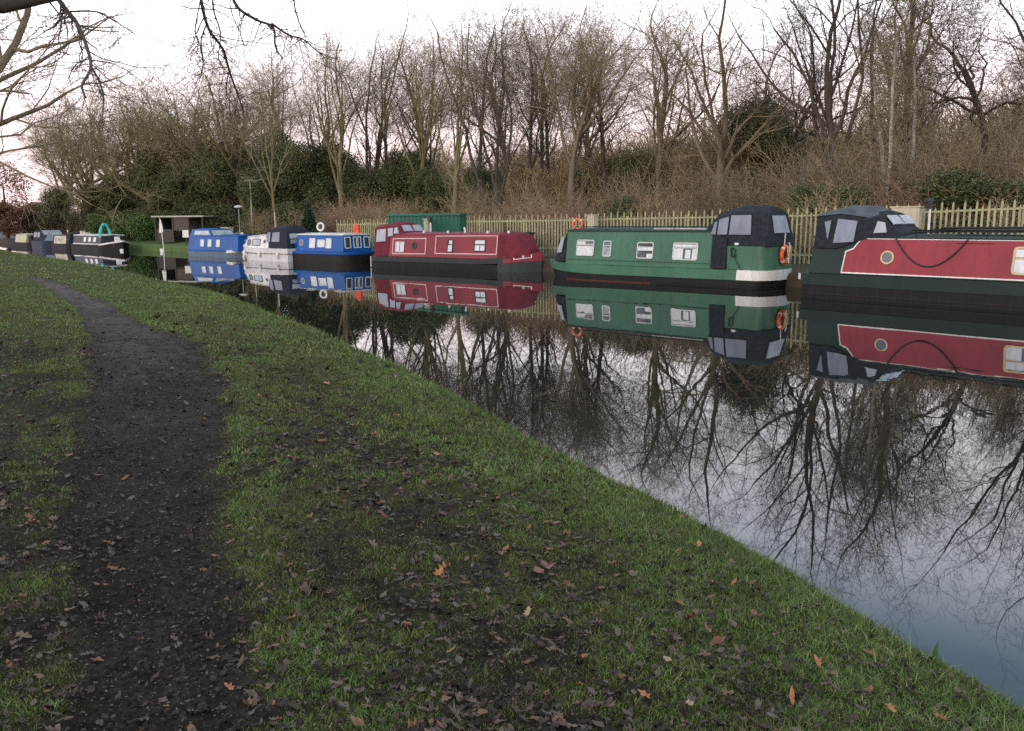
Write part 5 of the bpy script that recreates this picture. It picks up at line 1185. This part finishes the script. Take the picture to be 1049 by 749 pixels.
# thin high cloud veil, pink low down and blue overhead
tc = N.new('ShaderNodeTexCoord'); sep = N.new('ShaderNodeSeparateXYZ'); L.new(tc.outputs['Generated'], sep.inputs[0])
nz = N.new('ShaderNodeTexNoise'); nz.inputs['Scale'].default_value = 2.2; nz.inputs['Detail'].default_value = 5
mpw = N.new('ShaderNodeMapping'); mpw.inputs['Scale'].default_value = (1, 1, 4); L.new(tc.outputs['Generated'], mpw.inputs['Vector']); L.new(mpw.outputs['Vector'], nz.inputs['Vector'])
ad = N.new('ShaderNodeMath'); ad.operation = 'MULTIPLY_ADD'; L.new(nz.outputs['Fac'], ad.inputs[0]); ad.inputs[1].default_value = .10
sb = N.new('ShaderNodeMath'); sb.operation = 'SUBTRACT'; L.new(sep.outputs['Z'], sb.inputs[0]); sb.inputs[1].default_value = .05; L.new(sb.outputs[0], ad.inputs[2])
rp = N.new('ShaderNodeValToRGB'); L.new(ad.outputs[0], rp.inputs['Fac']); el = rp.color_ramp.elements
K = 1 / 3.0
stops = [(0, (1.45, 1.08, 1.10)), (.09, (1.7, 1.35, 1.38)), (.18, (2.1, 1.9, 1.95)), (.29, (2.4, 2.38, 2.55)), (.345, (2.4, 2.5, 2.85)), (.45, (.85, 1.25, 1.75)), (.58, (.66, .79, .90)), (1, (.70, .73, .76))]
while len(el) < len(stops): el.new(.5)
for e, (p, c) in zip(el, stops): e.position = p; e.color = (*[v * K for v in c], 1)
bg2 = N.new('ShaderNodeBackground'); L.new(rp.outputs['Color'], bg2.inputs['Color']); bg2.inputs['Strength'].default_value = 1 / K * .92
ash = N.new('ShaderNodeAddShader'); L.new(bg.outputs[0], ash.inputs[0]); L.new(bg2.outputs[0], ash.inputs[1]); L.new(ash.outputs[0], outw.inputs['Surface'])

sl = bpy.data.lights.new('Sun', 'SUN'); sl.energy = .5; sl.angle = R(25); sl.color = (1, .86, .78)
so = bpy.data.objects.new('Sun', sl); COL.objects.link(so)
sd = Vector((math.sin(SUN_AZ) * math.cos(SUN_EL), math.cos(SUN_AZ) * math.cos(SUN_EL), math.sin(SUN_EL)))
so.rotation_euler = (-sd).to_track_quat('-Z', 'Y').to_euler()

cd = bpy.data.cameras.new('Camera'); cam = bpy.data.objects.new('Camera', cd); COL.objects.link(cam)
cd.sensor_width = 36; cd.sensor_fit = 'HORIZONTAL'; cd.lens = F / 1049 * 36; cd.clip_end = 2000; cd.clip_start = .05
from mathutils import Matrix
cr, sr = math.cos(ROLL), math.sin(ROLL)
fw = Vector((0, math.cos(TH), -math.sin(TH))); up = Vector((0, math.sin(TH), math.cos(TH))); rt = Vector((1, 0, 0))
rx = rt * cr - up * sr; ux = rt * sr + up * cr
M3 = Matrix((rx, ux, -fw)).transposed()
cam.matrix_world = Matrix.Translation((0, 0, EYE)) @ M3.to_4x4()
SC.camera = cam
SC.render.engine = 'CYCLES'
SC.cycles.use_denoising = False
try: SC.cycles.denoiser = 'OPENIMAGEDENOISE'
except Exception: pass
SC.cycles.max_bounces = 6; SC.cycles.diffuse_bounces = 3; SC.cycles.glossy_bounces = 3; SC.cycles.caustics_reflective = False; SC.cycles.caustics_refractive = False
vs = SC.view_settings; vs.view_transform = 'Standard'; vs.look = 'None'; vs.exposure = .12; vs.gamma = 1; vs.use_curve_mapping = False
SC.render.film_transparent = False
